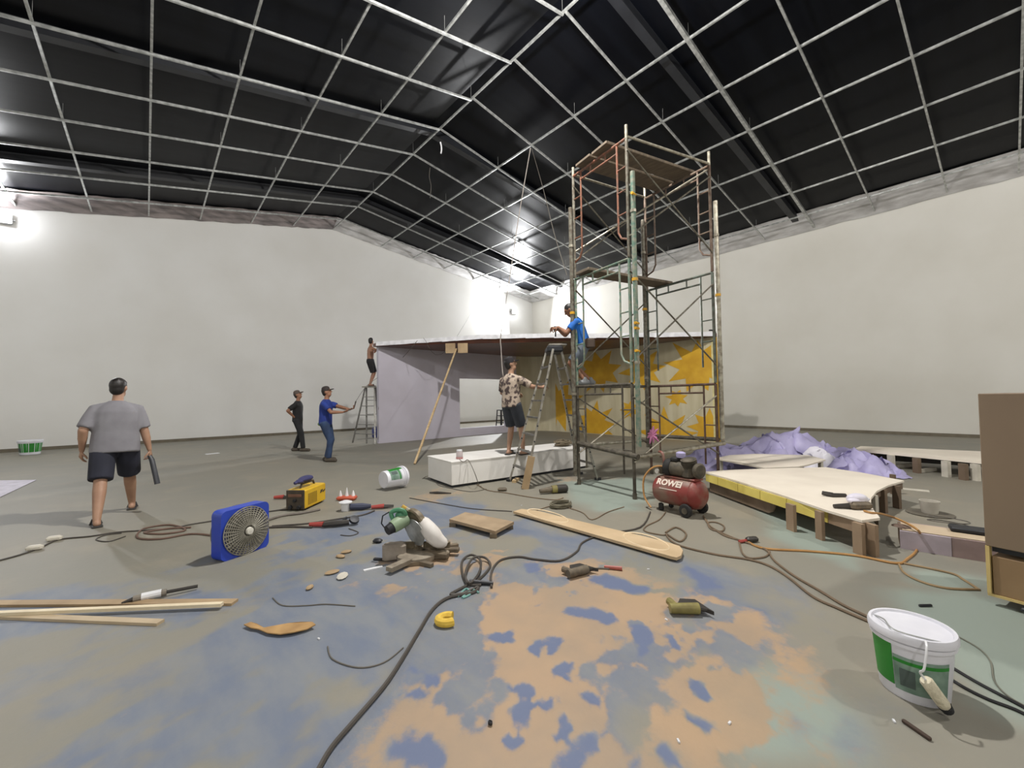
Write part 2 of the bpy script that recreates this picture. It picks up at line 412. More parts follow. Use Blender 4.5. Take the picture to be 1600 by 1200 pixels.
# long sheets of film between wall heads and roof
def film(a, c, off, drop, name, m, seed):
    rnd = random.Random(seed); n = 60; vs = []; a, c, off = V(a), V(c), V(off)
    for i in range(n+1):
        p = a.lerp(c, i/n)
        for k in range(5):
            t = k/4; q = p + off*t + V((0, 0, -drop*(1-t) - .05*math.sin(t*PI) + rnd.uniform(-.02, .02))) + off.normalized()*rnd.uniform(-.02, .02)*(k > 0)
            vs.append(q)
    fs = [(i*5+k, i*5+5+k, i*5+6+k, i*5+1+k) for i in range(n) for k in range(4)]
    return struct(MB().add(vs, fs), name, m, smooth=60)
e = .03
film((W-e, FR+.1, zroof(W)+GAP-.03), (W-e, D-.1, zroof(W)+GAP-.03), (-.75, 0, .10), .40, 'trim_1', m_film, 1)
film((WL+.1, D-e, zroof(WL)+GAP-.03), (XR, D-e, HR+GAP-.03), (0, -.62, 0), .36, 'trim_2', m_filmp, 2)
film((XR, D-e, HR+GAP-.03), (W-.1, D-e, zroof(W)+GAP-.03), (0, -.62, 0), .36, 'trim_3', m_film, 3)
# steel rafters of the roof above the grid
k = 4
for y in (4.62, 10.7, 16.2, -3.5):
    b = MB(); b.bar((XR, y, HR+GAP-.1), (W, y, zroof(W)+GAP-.1), .2, .2); b.bar((XR, y, HR+GAP-.1), (WL, y, zroof(WL)+GAP-.1), .2, .2)
    struct(b, 'trim_%d' % k, m_raft); k += 1
# skirting strip of dirt along the back wall
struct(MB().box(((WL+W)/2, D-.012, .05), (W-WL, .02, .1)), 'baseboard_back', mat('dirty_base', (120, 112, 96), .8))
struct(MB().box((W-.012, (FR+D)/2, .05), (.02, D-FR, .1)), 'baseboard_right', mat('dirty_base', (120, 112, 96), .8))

# ------------------------------------------------------------------ suspended ceiling grid
grid = thing('ceiling_grid', 'galvanised steel suspension grid hung under the dark roof', 'ceiling grid', (XR, 8, HR))
RAFL = {-5: -2.25, -4: -.7, -3: .87, -2: 2.4, -1: 3.9, 0: 5.41, 1: 6.99, 2: 8.55, 3: 10.09, 4: 11.67, 5: 13.2, 6: 14.75, 7: 16.3, 8: 17.85}
RAFR = {-5: (-2.1, 0), -4: (-.5, -.01), -3: (1.014, -.02), -2: (2.4, .005), -1: (3.879, .0227), 0: (5.329, .0359), 1: (6.87, .0631), 2: (8.465, .0745), 3: (10.05, .07), 4: (11.65, .07), 5: (13.18, .065), 6: (14.74, .06), 7: (16.25, .055), 8: (17.8, .05)}
PUR = {-8: (-6.1, 0), -7: (-4.6, 0), -6: (-3.05, .004), -5: (-1.469, .0066), -4: (.006, -.0012), -3: (1.402, .0033), -2: (2.967, .0107), -1: (4.467, .0118), 0: (6.195, .004), 1: (8.417, .0034), 2: (10.12, .0013), 3: (11.897, .0005), 4: (13.76, .004), 5: (15.631, .0038), 6: (17.35, .004)}
for k_, y in RAFL.items():
    MB().bar((XR, y, zroof(XR)), (WL, y, zroof(WL)), .04, .045).build('cross_runner', m_galv, grid, world=True, smooth=0)
    y2, sl = RAFR[k_]; yb = min(y2+sl*(W-.15-XR), D-.05)
    MB().bar((XR, y2, zroof(XR)), (W-.15, yb, zroof(W-.15)), .04 if k_ != -1 else .08, .045 if k_ != -1 else .08).build('cross_runner', m_galv, grid, world=True, smooth=0)
for j, (x, sl) in PUR.items():
    xa, xb = x+sl*(-8-10), x+sl*(D-10)
    MB().bar((xa, -8, zroof(xa)+.03), (xb, D, zroof(xb)+.03), .04, .045).build('main_runner', m_galv, grid, world=True, smooth=0)
b = MB()
for k_, y in RAFL.items():
    for j, (x, sl) in PUR.items():
        if (k_+j) % 2 == 0 and -2 < k_ < 8:
            xx = x+sl*(y-10); yy = y if j <= 0 else RAFR[k_][0]+RAFR[k_][1]*(xx-XR)
            if xx < W-.3 and yy < D-.3: b.tube((xx, yy, zroof(xx)+.03), (xx, yy, zroof(xx)+GAP), .004, n=4)
b.build('hanger_wires', m_galv, grid, world=True, kind='stuff')
m_wire = mat('thin_wire', (105, 100, 92), .6)
m_white_pl = mat('white_plastic', (226, 226, 228), .35, c2=(212, 213, 216))
def roofpt(px, py):
    r = ray(px, py); side = 1
    k = (HR-CAMH+XR*math.tan(AR))/(r.z+math.tan(AR)*r.x); q = CAM+r*k
    if q.x < XR:
        k = (HR-CAMH-XR*math.tan(AL))/(r.z-math.tan(AL)*r.x); q = CAM+r*k
    return q
q = roofpt(688, 222)
solo(MB().path(smooth_path([(0, 0, 0), (.03, 0, -.1), (.05, .02, -.2), (.02, 0, -.33)]), .022, 6), 'film_strip', m_white_pl, 'short white strip dangling from the ceiling grid ridge', 'strip', q)
q = roofpt(672, 262)
solo(MB().path(smooth_path([(0, 0, 0), (-.02, .02, -.3), (.03, 0, -.6), (0, .02, -1.0)]), .008, 5), 'hanging_wire', m_wire, 'loose thin wire hanging from the dark roof just left of the ridge', 'wire', q)

# ------------------------------------------------------------------ flood lamps
m_lampcase = mat('lamp_case', (150, 150, 150), .5)
m_glow = mat('lamp_glow', (255, 255, 255), emit=40.)
def flood(loc, rz, label):
    t = thing('flood_lamp', label, 'lamp', loc, rz)
    MB().rbox((0, 0, 0), (.36, .08, .28), .02).build('housing', m_lampcase, t)
    MB().rbox((0, .05, 0), (.32, .03, .24), .012).build('lit_panel', m_glow, t)
    MB().path([(-.2, 0, 0), (-.2, -.1, 0), (-.2, -.14, .02), (.2, -.14, .02), (.2, -.1, 0), (.2, 0, 0)], .014, 6).build('bracket', m_lampcase, t)
    b = MB()
    for i in range(7): b.box((-.15+.05*i, -.06, 0), (.012, .05, .24))
    b.build('cooling_fins', m_lampcase, t, kind='stuff'); return t
flood(LAMP_CORNER, math.radians(180), 'lit flood lamp in the far corner just under the ceiling')
flood(LAMP_LEFT, math.radians(180), 'lit flood lamp high on the white wall at the left')

# ================================================================== booth with the painted sunburst wall
A = P(592, 693); YA = A.y
XC = onY(838, 660, YA).x
YB = onX(1119, 660, XC).y
ZT = (zat(A, 539) + zat(V((XC, YB, 0)), 536))/2 + .06
m_lav = mat('lavender_panel', (186, 182, 194), .6, c2=(178, 173, 184), scale=1.2)
m_cream = mat('cream_panel', (196, 188, 160), .6, c2=(178, 168, 138), scale=2.2, stretch=(1, 1.6, .25))
m_must = mat('mustard_paint', (206, 162, 40), .55, c2=(192, 146, 30), scale=3)
m_brown_u = mat('brown_underside', (104, 62, 46), .4, c2=(80, 50, 42), scale=1.5, stretch=(1, 1, 1), coat=.2)
m_fasc = mat('white_sheet', (228, 228, 232), .5)
booth = thing('stage_booth', 'corner booth of lavender and sunburst painted panels under a flat roof', 'booth', (XC, YA, 0))
WT = .14
oa, ob = onY(718, 592, YA), onY(791, 665, YA)
oz0, oz1 = onY(755, 667, YA).z, onY(755, 592, YA).z
b = MB(); yc = YA+WT/2
b.box(((A.x+oa.x)/2, yc, ZT/2), (oa.x-A.x, WT, ZT)); b.box(((ob.x+XC+WT)/2, yc, ZT/2), (XC+WT-ob.x, WT, ZT))
b.box(((oa.x+ob.x)/2, yc, oz0/2), (ob.x-oa.x, WT, oz0)); b.box(((oa.x+ob.x)/2, yc, (oz1+ZT)/2), (ob.x-oa.x, WT, ZT-oz1))
b.build('window_panel', m_lav, booth, world=True, smooth=0)
MB().box((XC+WT/2, (YA+YB)/2, ZT/2), (WT, YA-YB, ZT)).build('sunburst_panel', m_cream, booth, world=True, smooth=0)
MB().box((XC+WT/2-.01, YB-.03, ZT/2), (WT+.06, .06, ZT+.02)).build('panel_end', m_must, booth, world=True, smooth=0, label='mustard end face of the sunburst panel')
MB().box((XC-.008, YB+.04, ZT*.5), (.01, .07, ZT)).build('corner_bead', mat('pale_bead', (215, 205, 150), .6), booth, world=True, smooth=0)
# curved cove where the two panels meet
b = MB(); pts = [(XC-1.1+1.1*math.sin(a), YA-1.1+1.1*math.cos(a)) for a in np.linspace(0, PI/2, 9)]
for i in range(8):
    (x0, y0), (x1, y1) = pts[i], pts[i+1]
    b.add([(x0, y0, 0), (x1, y1, 0), (x1, y1, ZT), (x0, y0, ZT)], [(0, 1, 2, 3)])
b.build('corner_cove', m_cream, booth, world=True, smooth=60)
FA, FB, FC = V((A.x-.12, YA+WT, ZT)), V((XC+WT+.1, YA+WT, ZT)), V((XC+WT+.1, YB-.1, ZT))
FM = (FA+FC)/2; FM += V((XC-FM.x, YA-FM.y, 0)).normalized()*-.25
FA2 = V((A.x-.12, YA-.12, ZT)); FC2 = V((XC-.15, YB-.1, ZT))
front = [FA2.lerp(FM, t) for t in (0, .33, .66)] + [FM.lerp(FC2, t) for t in (0, .33, .66, 1)]
for i, q in enumerate(front): q.z += (0, .06, .12, .10, .05, .02, 0)[i]
b = MB(); b.prism([FA]+front+[FC, FB], (0, 0, .10)); b.build('roof_panel', m_brown_u, booth, world=True, smooth=0, label='flat roof with a reddish brown underside')
b = MB(); rnd = random.Random(3)
for i in range(len(front)-1):
    a, c = front[i], front[i+1]; n = 4
    for k_ in range(n):
        p0, p1 = a.lerp(c, k_/n), a.lerp(c, (k_+1)/n); z0, z1 = .02+.02*rnd.random(), .02+.02*rnd.random()
        b.add([p0+V((-.02, -.02, .03-z0)), p1+V((-.02, -.02, .03-z1)), p1+V((-.02, -.02, .13)), p0+V((-.02, -.02, .13)), p0+V((.5, .5, .13)), p1+V((.5, .5, .13))], [(0, 1, 2, 3), (3, 2, 5, 4)])
b.build('roof_sheet', m_fasc, booth, world=True, smooth=0, label='white sheet over the roof edge')
# painted sunbursts on the panel (flat paint, clipped at the panel edge)
def starburst(px, py, r, n=8, rot=0, seed=1, asp=1.):
    rnd = random.Random(seed); c = onX(px, py, XC); s = (c.dot(F0))/FPX; pts = []
    for k_ in range(2*n):
        a = rot + PI*k_/n; rr = r*s*1.25*(rnd.uniform(.85, 1.15) if k_ % 2 == 0 else rnd.uniform(.48, .58))
        y, z = c.y-rr*math.cos(a)*asp*1.2, c.z+rr*math.sin(a)
        pts.append(V((XC-.004, min(max(y, YB+.06), YA-1.15), min(max(z, .02), ZT-.02))))
    MB().prism(pts[::-1], (-.003, 0, 0)).build('painted_sunburst', m_must, booth, world=True, smooth=0)
for i, a in enumerate([(936, 580, 37, 8, .2), (1003, 578, 32, 8, .1), (872, 632, 40, 8, .3), (928, 662, 36, 9, 0), (1090, 572, 46, 9, .15), (1058, 622, 15, 7, .3), (1040, 682, 42, 9, .2), (1110, 668, 30, 8, 0), (985, 640, 17, 7, .5)]): starburst(a[0], a[1], a[2]*.82, *a[3:], seed=i+4)
# propping pole with two wooden pads
m_wood = mat('pale_wood', (196, 172, 134), .65, c2=(172, 146, 108), scale=6, stretch=(1, 1, 4))
m_ply = mat('plywood', (170, 146, 112), .65, c2=(150, 126, 94), scale=4)
foot = P(648, 726); head = AT(713, 545, front[1].dot(F0)-.15); head.z = min(head.z, ZT-.05)
t = thing('prop_pole', 'slanting pale wooden pole propping the booth roof edge', 'pole', foot)
MB().bar(foot+V((0, 0, .02)), head, .045, .03).build('pole', m_wood, t, world=True, smooth=0)
for dx in (-.18, .2):
    q = head + R0*dx
    MB().box(q+V((0, 0, .02)), (.3, .04, .3), M.Rotation(-YAW, 3, 'Z')).build('pad', m_ply, t, world=True, smooth=0)
q = AT(1120, 527, V((XC, YB, 0)).dot(F0)); 
solo(MB().path(smooth_path([(0, 0, 0), (0, 0, .16), (-.06, .05, .2), (-.16, .1, .2)]), .022, 6), 'pipe_hook', m_beam, 'dark bent pipe end over the right end of the booth', 'pipe', V((XC+.06, YB-.02, ZT)))
# stool behind the window opening
st = onY(783, 640, YA+1.3); 
t = thing('bar_stool', 'dark bar stool behind the booth window opening', 'stool', (st.x, st.y, 0))
m_dark = mat('dark_stool', (40, 38, 37), .55)
hz = st.z
MB().rbox((0, 0, hz-.02), (.3, .3, .04), .012).build('seat', m_dark, t)
for sx in (-1, 1):
    for sy_ in (-1, 1): MB().bar((sx*.12, sy_*.12, hz-.03), (sx*.17, sy_*.17, 0), .035, .035).build('leg', m_dark, t, smooth=0)
for z in (hz*.35, hz*.7):
    k2 = .17-.05*z/hz
    b = MB()
    for a, c in (((-k2, -k2), (k2, -k2)), ((k2, -k2), (k2, k2)), ((k2, k2), (-k2, k2)), ((-k2, k2), (-k2, -k2))): b.bar((*a, z), (*c, z), .025, .025)
    b.build('stretcher', m_dark, t, smooth=0)
# cables hung from the roof to the booth
def hung(pts, r, label, m=m_wire, cat='cable', name='hanging_cable'):
    o = MB().path(smooth_path(pts, 6), r, 5).build(name, m); tag(o, label, cat); return o
h0 = roofpt(829, 231)
hung([h0, AT(812, 330, 12.5), AT(797, 430, 12.5), AT(783, 520, 12.5), AT(783, 545, 12.2), AT(785, 578, 11.5), AT(787, 590, 11.5)], .014, 'pale hanging cable dropping past the booth roof near the floral shirt', mat('cable_pale', (176, 168, 160), .6))
hung([h0+V((.05, 0, 0)), AT(850, 300, 11), AT(866, 365, 10), AT(886, 430, 9)], .008, 'thin wire from the ceiling grid towards the scaffold tower')
hung([roofpt(700, 470+0) if False else roofpt(768, 432), AT(700, 545, 14.5), front[1]+V((-.3, -.2, .1))], .006, 'thin tie wire slanting down to the booth roof left of the lamp')
hung([front[1]+V((-.5, -.2, .0)), AT(628, 560, 14.0), AT(600, 585, 13.9), V((A.x-.02, YA-.02, zat(A, 640)))], .008, 'thin cord slanting over the lavender panel of the booth')

# ================================================================== scaffold tower
SF, SL = P(992, 780), P(905, 757)
ZF = [zat(SF, 600), zat(SF, 404), zat(SF, 216)]
def solve_d(px, rows):
    best = None
    for d in np.arange(5, 9.5, .02):
        e = 0
        for (pxr, row, z) in rows:
            q = AT(pxr, row, d); e += (q.z-z)**2
        if best is None or e < best[0]: best = (e, d)
    return best[1]
dR = solve_d(0, [(1112, 428, ZF[1]), (1105, 258, ZF[2]), (1116, 598, ZF[0])])
dB = solve_d(0, [(1011, 456, ZF[1]), (1009, 310, ZF[2]), (1012, 603, ZF[0])])
SR = AT(1113, 430, dR); SB = AT(1011, 455, dB); SR.z = SB.z = 0
m_scaf = mat('worn_scaffold', (118, 116, 104), .5, .3, c2=(84, 74, 62), scale=22, det=4)
m_green = mat('green_scaffold', (86, 118, 104), .5, .2, c2=(140, 138, 122), scale=18, det=4)
m_rust = mat('rusty_scaffold', (134, 82, 60), .6, .1, c2=(92, 70, 56), scale=18)
m_pipe = mat('pale_pipe', (168, 164, 148), .42, .4, c2=(120, 112, 98), scale=16)
m_dkpipe = mat('dirty_pipe', (96, 90, 78), .6, .2, c2=(60, 54, 46), scale=14)
m_blue_t = mat('blue_tube', (58, 70, 120), .5)
m_yel = mat('yellow_pin', (214, 160, 30), .5)
tower = thing('scaffold_tower', 'tall tube scaffold tower with walk-through frames beside the sunburst booth', 'scaffold', SF)
Z0 = max(ZF[0]-(ZF[1]-ZF[0]), 0.0)
TOPS = {'F': 202, 'L': 262, 'R': 243, 'B': 292}
def lerp(a, b_, t): return a + (b_-a)*t
def side_frame(a, c, zb, zt, m, curved):
    # one walk-through frame between posts a and c
    fr = MB(); ex = (c-a); w_ = ex.length; e_ = ex/w_; U = V((0, 0, 1)); r = .02
    root = fr.tube(a+U*zt, c+U*zt, r).build('walk_frame', m, tower, world=True)
    pm = m_scaf if m is m_rust else m
    MB().tube(a+U*zb, a+U*zt, .023).build('post', pm, root, world=True); MB().tube(c+U*zb, c+U*zt, .023).build('post', pm, root, world=True)
    ia, ic = .16*w_, .84*w_; z2 = zt-.13; lo = zb+.25
    MB().tube(a+e_*ia+U*z2, a+e_*ic+U*z2, .015).build('second_bar', m, root, world=True)
    b2 = MB()
    for q in (.36, .64): b2.tube(a+e_*(w_*q)+U*z2, a+e_*(w_*q)+U*zt, .012, n=6)
    b2.build('short_strut', m, root, world=True)
    for s_, o_ in ((ia, 0), (ic, w_)):
        pts = [a+e_*s_+U*zt, a+e_*s_+U*(lo+.15)]
        if curved: pts += [a+e_*lerp(s_, o_, .3)+U*(lo+.05), a+e_*o_+U*lo]
        else: pts += [a+e_*s_+U*lo]
        MB().path(pts, .015, 7).build('inner_post', m, root, world=True)
        b2 = MB()
        for q in (.30, .55, .8): b2.tube(a+e_*s_+U*lerp(lo, z2, q), a+e_*o_+U*lerp(lo, z2, q), .011, n=6)
        b2.build('rungs', m, root, world=True)
lev = [(0.06, ZF[0]), (ZF[0]+.02, ZF[1]), (ZF[1]+.02, ZF[2])]
ms = [(m_dkpipe, mat('brown_frame', (98, 76, 62), .6, .1, c2=(70, 52, 44), scale=14)), (m_green, mat('grey_green_frame', (98, 108, 98), .5, .2, c2=(72, 70, 60), scale=14)), (m_rust, mat('rust_grey', (112, 98, 84), .55, .2, c2=(84, 62, 50), scale=14))]
for i, (zb, zt) in enumerate(lev):
    side_frame(SF, SL, zb, zt, ms[i][0], i > 0); side_frame(SR, SB, zb, zt, ms[i][1], i == 2)
# long pole tops above the third frame
for nm, p in (('F', SF), ('L', SL), ('R', SR), ('B', SB)):
    MB().tube(V((p.x, p.y, ZF[2]-.5)), V((p.x, p.y, zat(p, TOPS[nm])+(.06 if nm in 'FR' else 0))), .022).build('top_post', m_pipe, tower, world=True)
# thick tubes strapped to the posts
for p, px_, row, rowb, m_ in ((SF, 986, 270, 700, m_green), (SL, 893, 326, 745, m_scaf), (SR, 1113, 316, 690, m_pipe), (SB, 1007, 345, 700, m_scaf)):
    q = p + (R0*(-.06 if p in (SL, SB) else .065)) - F0*.03
    MB().tube(V((q.x, q.y, max(zat(p, rowb), .0)+.02)), V((q.x, q.y, zat(p, row))), .034, n=10).build('strapped_tube', m_, tower, world=True)
    for rr_ in (.3, .6, .85):
        z = lerp(max(zat(p, rowb), 0), zat(p, row), rr_)
        MB().tube((q.x, q.y, z), (q.x, q.y, z+.04), .042, n=8).build('clamp', m_pipe if rr_ != .6 else m_yel, tower, world=True)
for row in (506, 514, 549, 306):
    z = zat(SF, row); MB().tube(V((SF.x, SF.y, z))-F0*.09+R0*.03, V((SF.x, SF.y, z))-F0*.02+R0*.1, .02, n=6).build('pin', m_yel, tower, world=True)
# horizontal tubes near the base
def tw(p, row, ext=None): return V((p.x, p.y, zat(p, row)))
a, c = tw(SL, 692), tw(SF, 712); d_ = (c-a).normalized()
MB().tube(a-d_*.1-F0*.05, c+d_*.06-F0*.05, .036, n=10).build('base_tube', m_dkpipe, tower, world=True)
a, c = tw(SF, 714), tw(SR, 693); d_ = (c-a).normalized()
MB().tube(a-F0*.05, c+d_*.12-F0*.05, .033, n=10).build('base_tube', m_pipe, tower, world=True)
a, c = tw(SB, 681), tw(SR, 687); d_ = (c-a).normalized()
MB().tube(a-d_*.05+F0*.05, c+d_*.05+F0*.05, .033, n=10).build('base_tube', m_dkpipe, tower, world=True)
a, c = tw(SL, 696), tw(SB, 688)
MB().tube(a+F0*.03, c+F0*.03, .024, n=8).build('base_tube', m_pipe, tower, world=True)
# foothold tube on the far side, where the worker stands
zf = ZF[0]+.0
MB().tube(V((SL.x, SL.y, zf)), V((SB.x, SB.y, zf)), .024).build('foothold_tube', m_dkpipe, tower, world=True)
# cross braces on the two long sides
for a, c in ((SF, SR), (SL, SB)):
    for i, (zb, zt) in enumerate(lev):
        z0, z1 = zb+.28, zt-.18; off = -F0*.03
        if i == 0: z0 = .5
        MB().tube(V((a.x, a.y, z1))+off, V((c.x, c.y, z0))+off, .012, n=6).build('cross_brace', m_scaf, tower, world=True)
        MB().tube(V((a.x, a.y, z0))+off, V((c.x, c.y, z1))+off*.4, .012, n=6).build('cross_brace', m_pipe if i == 0 else m_scaf, tower, world=True)
# top rails and the low diagonal on the front right
for a, c in ((SF, SR), (SL, SB)):
    MB().tube(V((a.x, a.y, ZF[2]+.03)), V((c.x, c.y, ZF[2]+.03)), .018, n=6).build('top_rail', m_pipe, tower, world=True)
MB().tube(V((SR.x, SR.y, ZF[2]-.05)), V((SL.x, SL.y, ZF[1]+.45)), .014, n=6).build('long_diagonal', m_pipe, tower, world=True)
# square feet
for p in (SF, SL, SR, SB): MB().tube((p.x, p.y, 0), (p.x, p.y, .08), .03, n=8).build('post_foot', m_dkpipe, tower, world=True)
# scaffold boards
m_board = mat('grey_board', (110, 96, 78), .7, c2=(84, 74, 62), scale=8, stretch=(4, .6, 1))
def board(a, c, z, w_, label, off):
    q = (a+c)/2; d = c-a; rz = math.atan2(d.y, d.x)
    o = solo(MB().rbox((0, 0, .022), (d.length+.2, w_, .044), .006), 'scaffold_board', m_board, label, 'board', V((q.x, q.y, z))+V(off), rz, 'boards laid in the scaffold tower', smooth=0); return o
sl_, sr_ = SL.lerp(SF, .25), SB.lerp(SR, .25)
board(sl_, sr_, ZF[1]-.02+.045, .32, 'lower grey scaffold board laid across the green frames at mid height', (0, 0, 0))
board(SL.lerp(SF, .30), SB.lerp(SR, .30), ZF[2]+.02+.03, .34, 'far scaffold board of the pair at the top of the tower', (0, 0, 0))
board(SL.lerp(SF, .62), SB.lerp(SR, .62), ZF[2]+.02+.03, .34, 'near scaffold board of the pair at the top of the tower', (0, 0, 0))
# pink ribbon tied on the back post
q = V((SB.x, SB.y, zat(SB, 680)))-F0*.08
b = MB()
for i in range(9):
    a = i/9*2*PI; r_ = random.uniform(.09, .17)
    e_ = R0*(math.cos(a)*r_) + V((0, 0, math.sin(a)*r_*1.3)) - F0*random.uniform(0, .06)
    b.path([(0, 0, 0), e_*.5+V((0, 0, .02)), e_], [.02, .03, .008], 5)
solo(b, 'ribbon', mat('pink_ribbon', (206, 130, 170), .6), 'crumpled pink ribbon tied low on the back scaffold post', 'ribbon', q)

# ================================================================== white box platform
bn, bl_, br = P(706, 763), P(652, 752), P(918, 731)
rzb = math.atan2((br-bn).y, (br-bn).x); Lb = (br-bn).length; Wb = (bl_-bn).length
HB = zat(bn, 722)
m_box = mat('white_laminate', (230, 228, 224), .45, c2=(222, 219, 214), scale=2)
t = thing('box_platform', 'long low white box platform that the floral shirt stands on', 'platform', (bn.x, bn.y, 0), rzb)
MB().rbox((Lb/2, Wb/2, HB/2+.02), (Lb, Wb, HB-.04), .006).build('body', m_box, t, smooth=0)
MB().rbox((Lb/2, Wb/2, HB-.005), (Lb+.02, Wb+.02, .02), .004).build('top_panel', m_box, t, smooth=0)
MB().box((Lb/2, Wb/2, .02), (Lb-.06, Wb-.06, .04)).build('plinth', m_beam, t, smooth=0)
# jar on the box, rope bundle on the box
q = P(718, 717, HB+.005)
t = thing('glass_jar', 'small clear jar with a pinkish base standing on the white box', 'jar', q)
m_jar = mat('jar_plastic', (205, 192, 192), .2, alpha=.7)
MB().lathe([(.05, 0), (.055, .01), (.055, .11), (.045, .125)], n=16).build('body', m_jar, t)
MB().lathe([(.046, .125), (.048, .127), (.048, .145), (.04, .15)], n=16).build('lid', m_white_pl, t)
MB().lathe([(.056, .004), (.058, .006), (.058, .03), (.056, .034)], n=16).build('label_band', mat('jar_band', (170, 120, 118), .5), t)
q = P(880, 697, HB+.005); b = MB(); rnd = random.Random(11)
for i in range(7):
    r_ = rnd.uniform(.1, .19); ox, oy = rnd.uniform(-.05, .05), rnd.uniform(-.04, .04); z = .02+.014*i; ph = rnd.uniform(0, 6)
    b.path(smooth_path([(ox+r_*1.2*math.cos(ph+k_*.63), oy+r_*.8*math.sin(ph+k_*.63), z+rnd.uniform(-.008, .012)) for k_ in range(11)], 3), .016, 6)
solo(b, 'rope_bundle', mat('old_rope', (120, 108, 88), .9, c2=(94, 84, 68), scale=30), 'coiled grey-brown rope bundle on the white box behind the ladder', 'rope', q)

# ================================================================== aluminium A-frame ladder
m_alu = mat('aluminium', (172, 168, 158), .35, .6, c2=(130, 126, 118), scale=12)
m_alud = mat('dull_aluminium', (132, 130, 124), .45, .5, c2=(98, 96, 92), scale=12)
f1, f2 = P(796, 752), P(820, 763); f3, f4 = P(934, 750), P(906, 741)
mid = (f1+f2+f3+f4)/4; dl = mid.dot(F0)
tA = AT(853, 549, f1.dot(F0)+.05); tB = AT(864, 548, f2.dot(F0)+.05); tC = AT(877, 551, f3.dot(F0)-.15); tD = AT(867, 560, f4.dot(F0)-.2)
zt = (tA.z+tB.z)/2
tA.z = tB.z = tC.z = tD.z = zt
lad = thing('step_ladder', 'tall aluminium A-frame ladder beside the white box platform', 'ladder', (mid.x, mid.y, 0))
for a, c in ((f1, tA), (f2, tB), (f3, tC), (f4, tD)):
    ax = (f2-f1).normalized()
    rail = MB().bar(V(a), c, .03, .085, up=V((0, 0, 1)).cross(R0)).build('side_rail', m_alu, lad, world=True, smooth=0)
    b = MB(); dd = c-V(a); nrm = -F0
    for k_ in range(1, 9):
        q = V(a)+dd*(k_/9.); b.tube(q-F0*.046, q-F0*.052, .013, n=8)
    b.build('rivet', m_beam, rail, world=True)
    MB().box(V(a)+V((0, 0, .02)), (.08, .08, .04)).build('rubber_foot', m_beam, rail, world=True)
for a, c, a2, c2 in ((f1, tA, f2, tB), (f3, tC, f4, tD)):
    for k_ in range(1, 8):
        t_ = k_/8.; MB().bar(V(a).lerp(c, t_), V(a2).lerp(c2, t_), .05, .025).build('rung', m_alud, lad, world=True, smooth=0)
hc = (tA+tB+tC+tD)/4
MB().rbox(hc+V((0, 0, .03)), (.26, .5, .1), .02, M.Rotation(-YAW, 3, 'Z')).build('hinge_block', m_beam, lad, world=True)
MB().rbox(hc+V((0, 0, .10))+R0*.05, (.30, .42, .035), .01, M.Rotation(-YAW, 3, 'Z')).build('top_step', m_alu, lad, world=True)
# wooden splint under the near left leg
e0, e1 = f2+V((0, 0, .0)), V(f2).lerp(tB, .23)
MB().bar(e0-F0*.06, e1-F0*.06, .11, .035, up=-F0).build('wooden_splint', m_ply, lad, world=True, smooth=0)
# small step ladder by the booth
g1, g2 = P(552, 691), P(577, 693); tp = AT(578, 607, g1.dot(F0)-.05)
l2 = thing('step_ladder', 'thin grey step ladder at the booth end under the shirtless worker', 'ladder', (g1.x, g1.y, 0))
LD = g1.dot(F0)
la, lb = g1, P(572.5, 693); lt_a, lt_b = AT(571, 607, LD), AT(576, 607, LD-.05)
ra, rb = P(588, 694), P(592, 689); 
A1, A2, B1, B2 = P(551, 692), P(573, 693), P(586, 694), P(592, 690)
pairs = [(A1, AT(570.5, 606, LD-.05)), (B1, AT(585, 606, LD-.05)), (A2, AT(572.5, 604, LD+.1)), (B2, AT(587, 604, LD+.12))]
for a, c in pairs:
    MB().bar(a, c, .045, .03).build('side_rail', m_alud, l2, world=True, smooth=0)
for k_ in range(1, 6):
    t_ = k_/6.; MB().bar(pairs[0][0].lerp(pairs[0][1], t_), pairs[1][0].lerp(pairs[1][1], t_), .05, .02).build('rung', m_alud, l2, world=True, smooth=0)
for k_ in range(1, 4):
    t_ = k_/4.; MB().bar(pairs[2][0].lerp(pairs[2][1], t_), pairs[3][0].lerp(pairs[3][1], t_), .035, .02).build('rung', m_alud, l2, world=True, smooth=0)
cc = (pairs[0][1]+pairs[1][1]+pairs[2][1]+pairs[3][1])/4; ZL2 = cc.z+.03
MB().rbox(cc+V((0, 0, .01)), (.46, .34, .04), .01, M.Rotation(-YAW, 3, 'Z')).build('top_step', m_alu, l2, world=True)
LT = cc
q = P(588, 681)
solo(MB().rbox((0, 0, .2), (.2, .24, .4), .03), 'blue_canister', mat('blue_can', (52, 66, 140), .4), 'small blue canister on the floor behind the booth-end step ladder', 'canister', P(589, 684)+V((.0, .12, 0)))

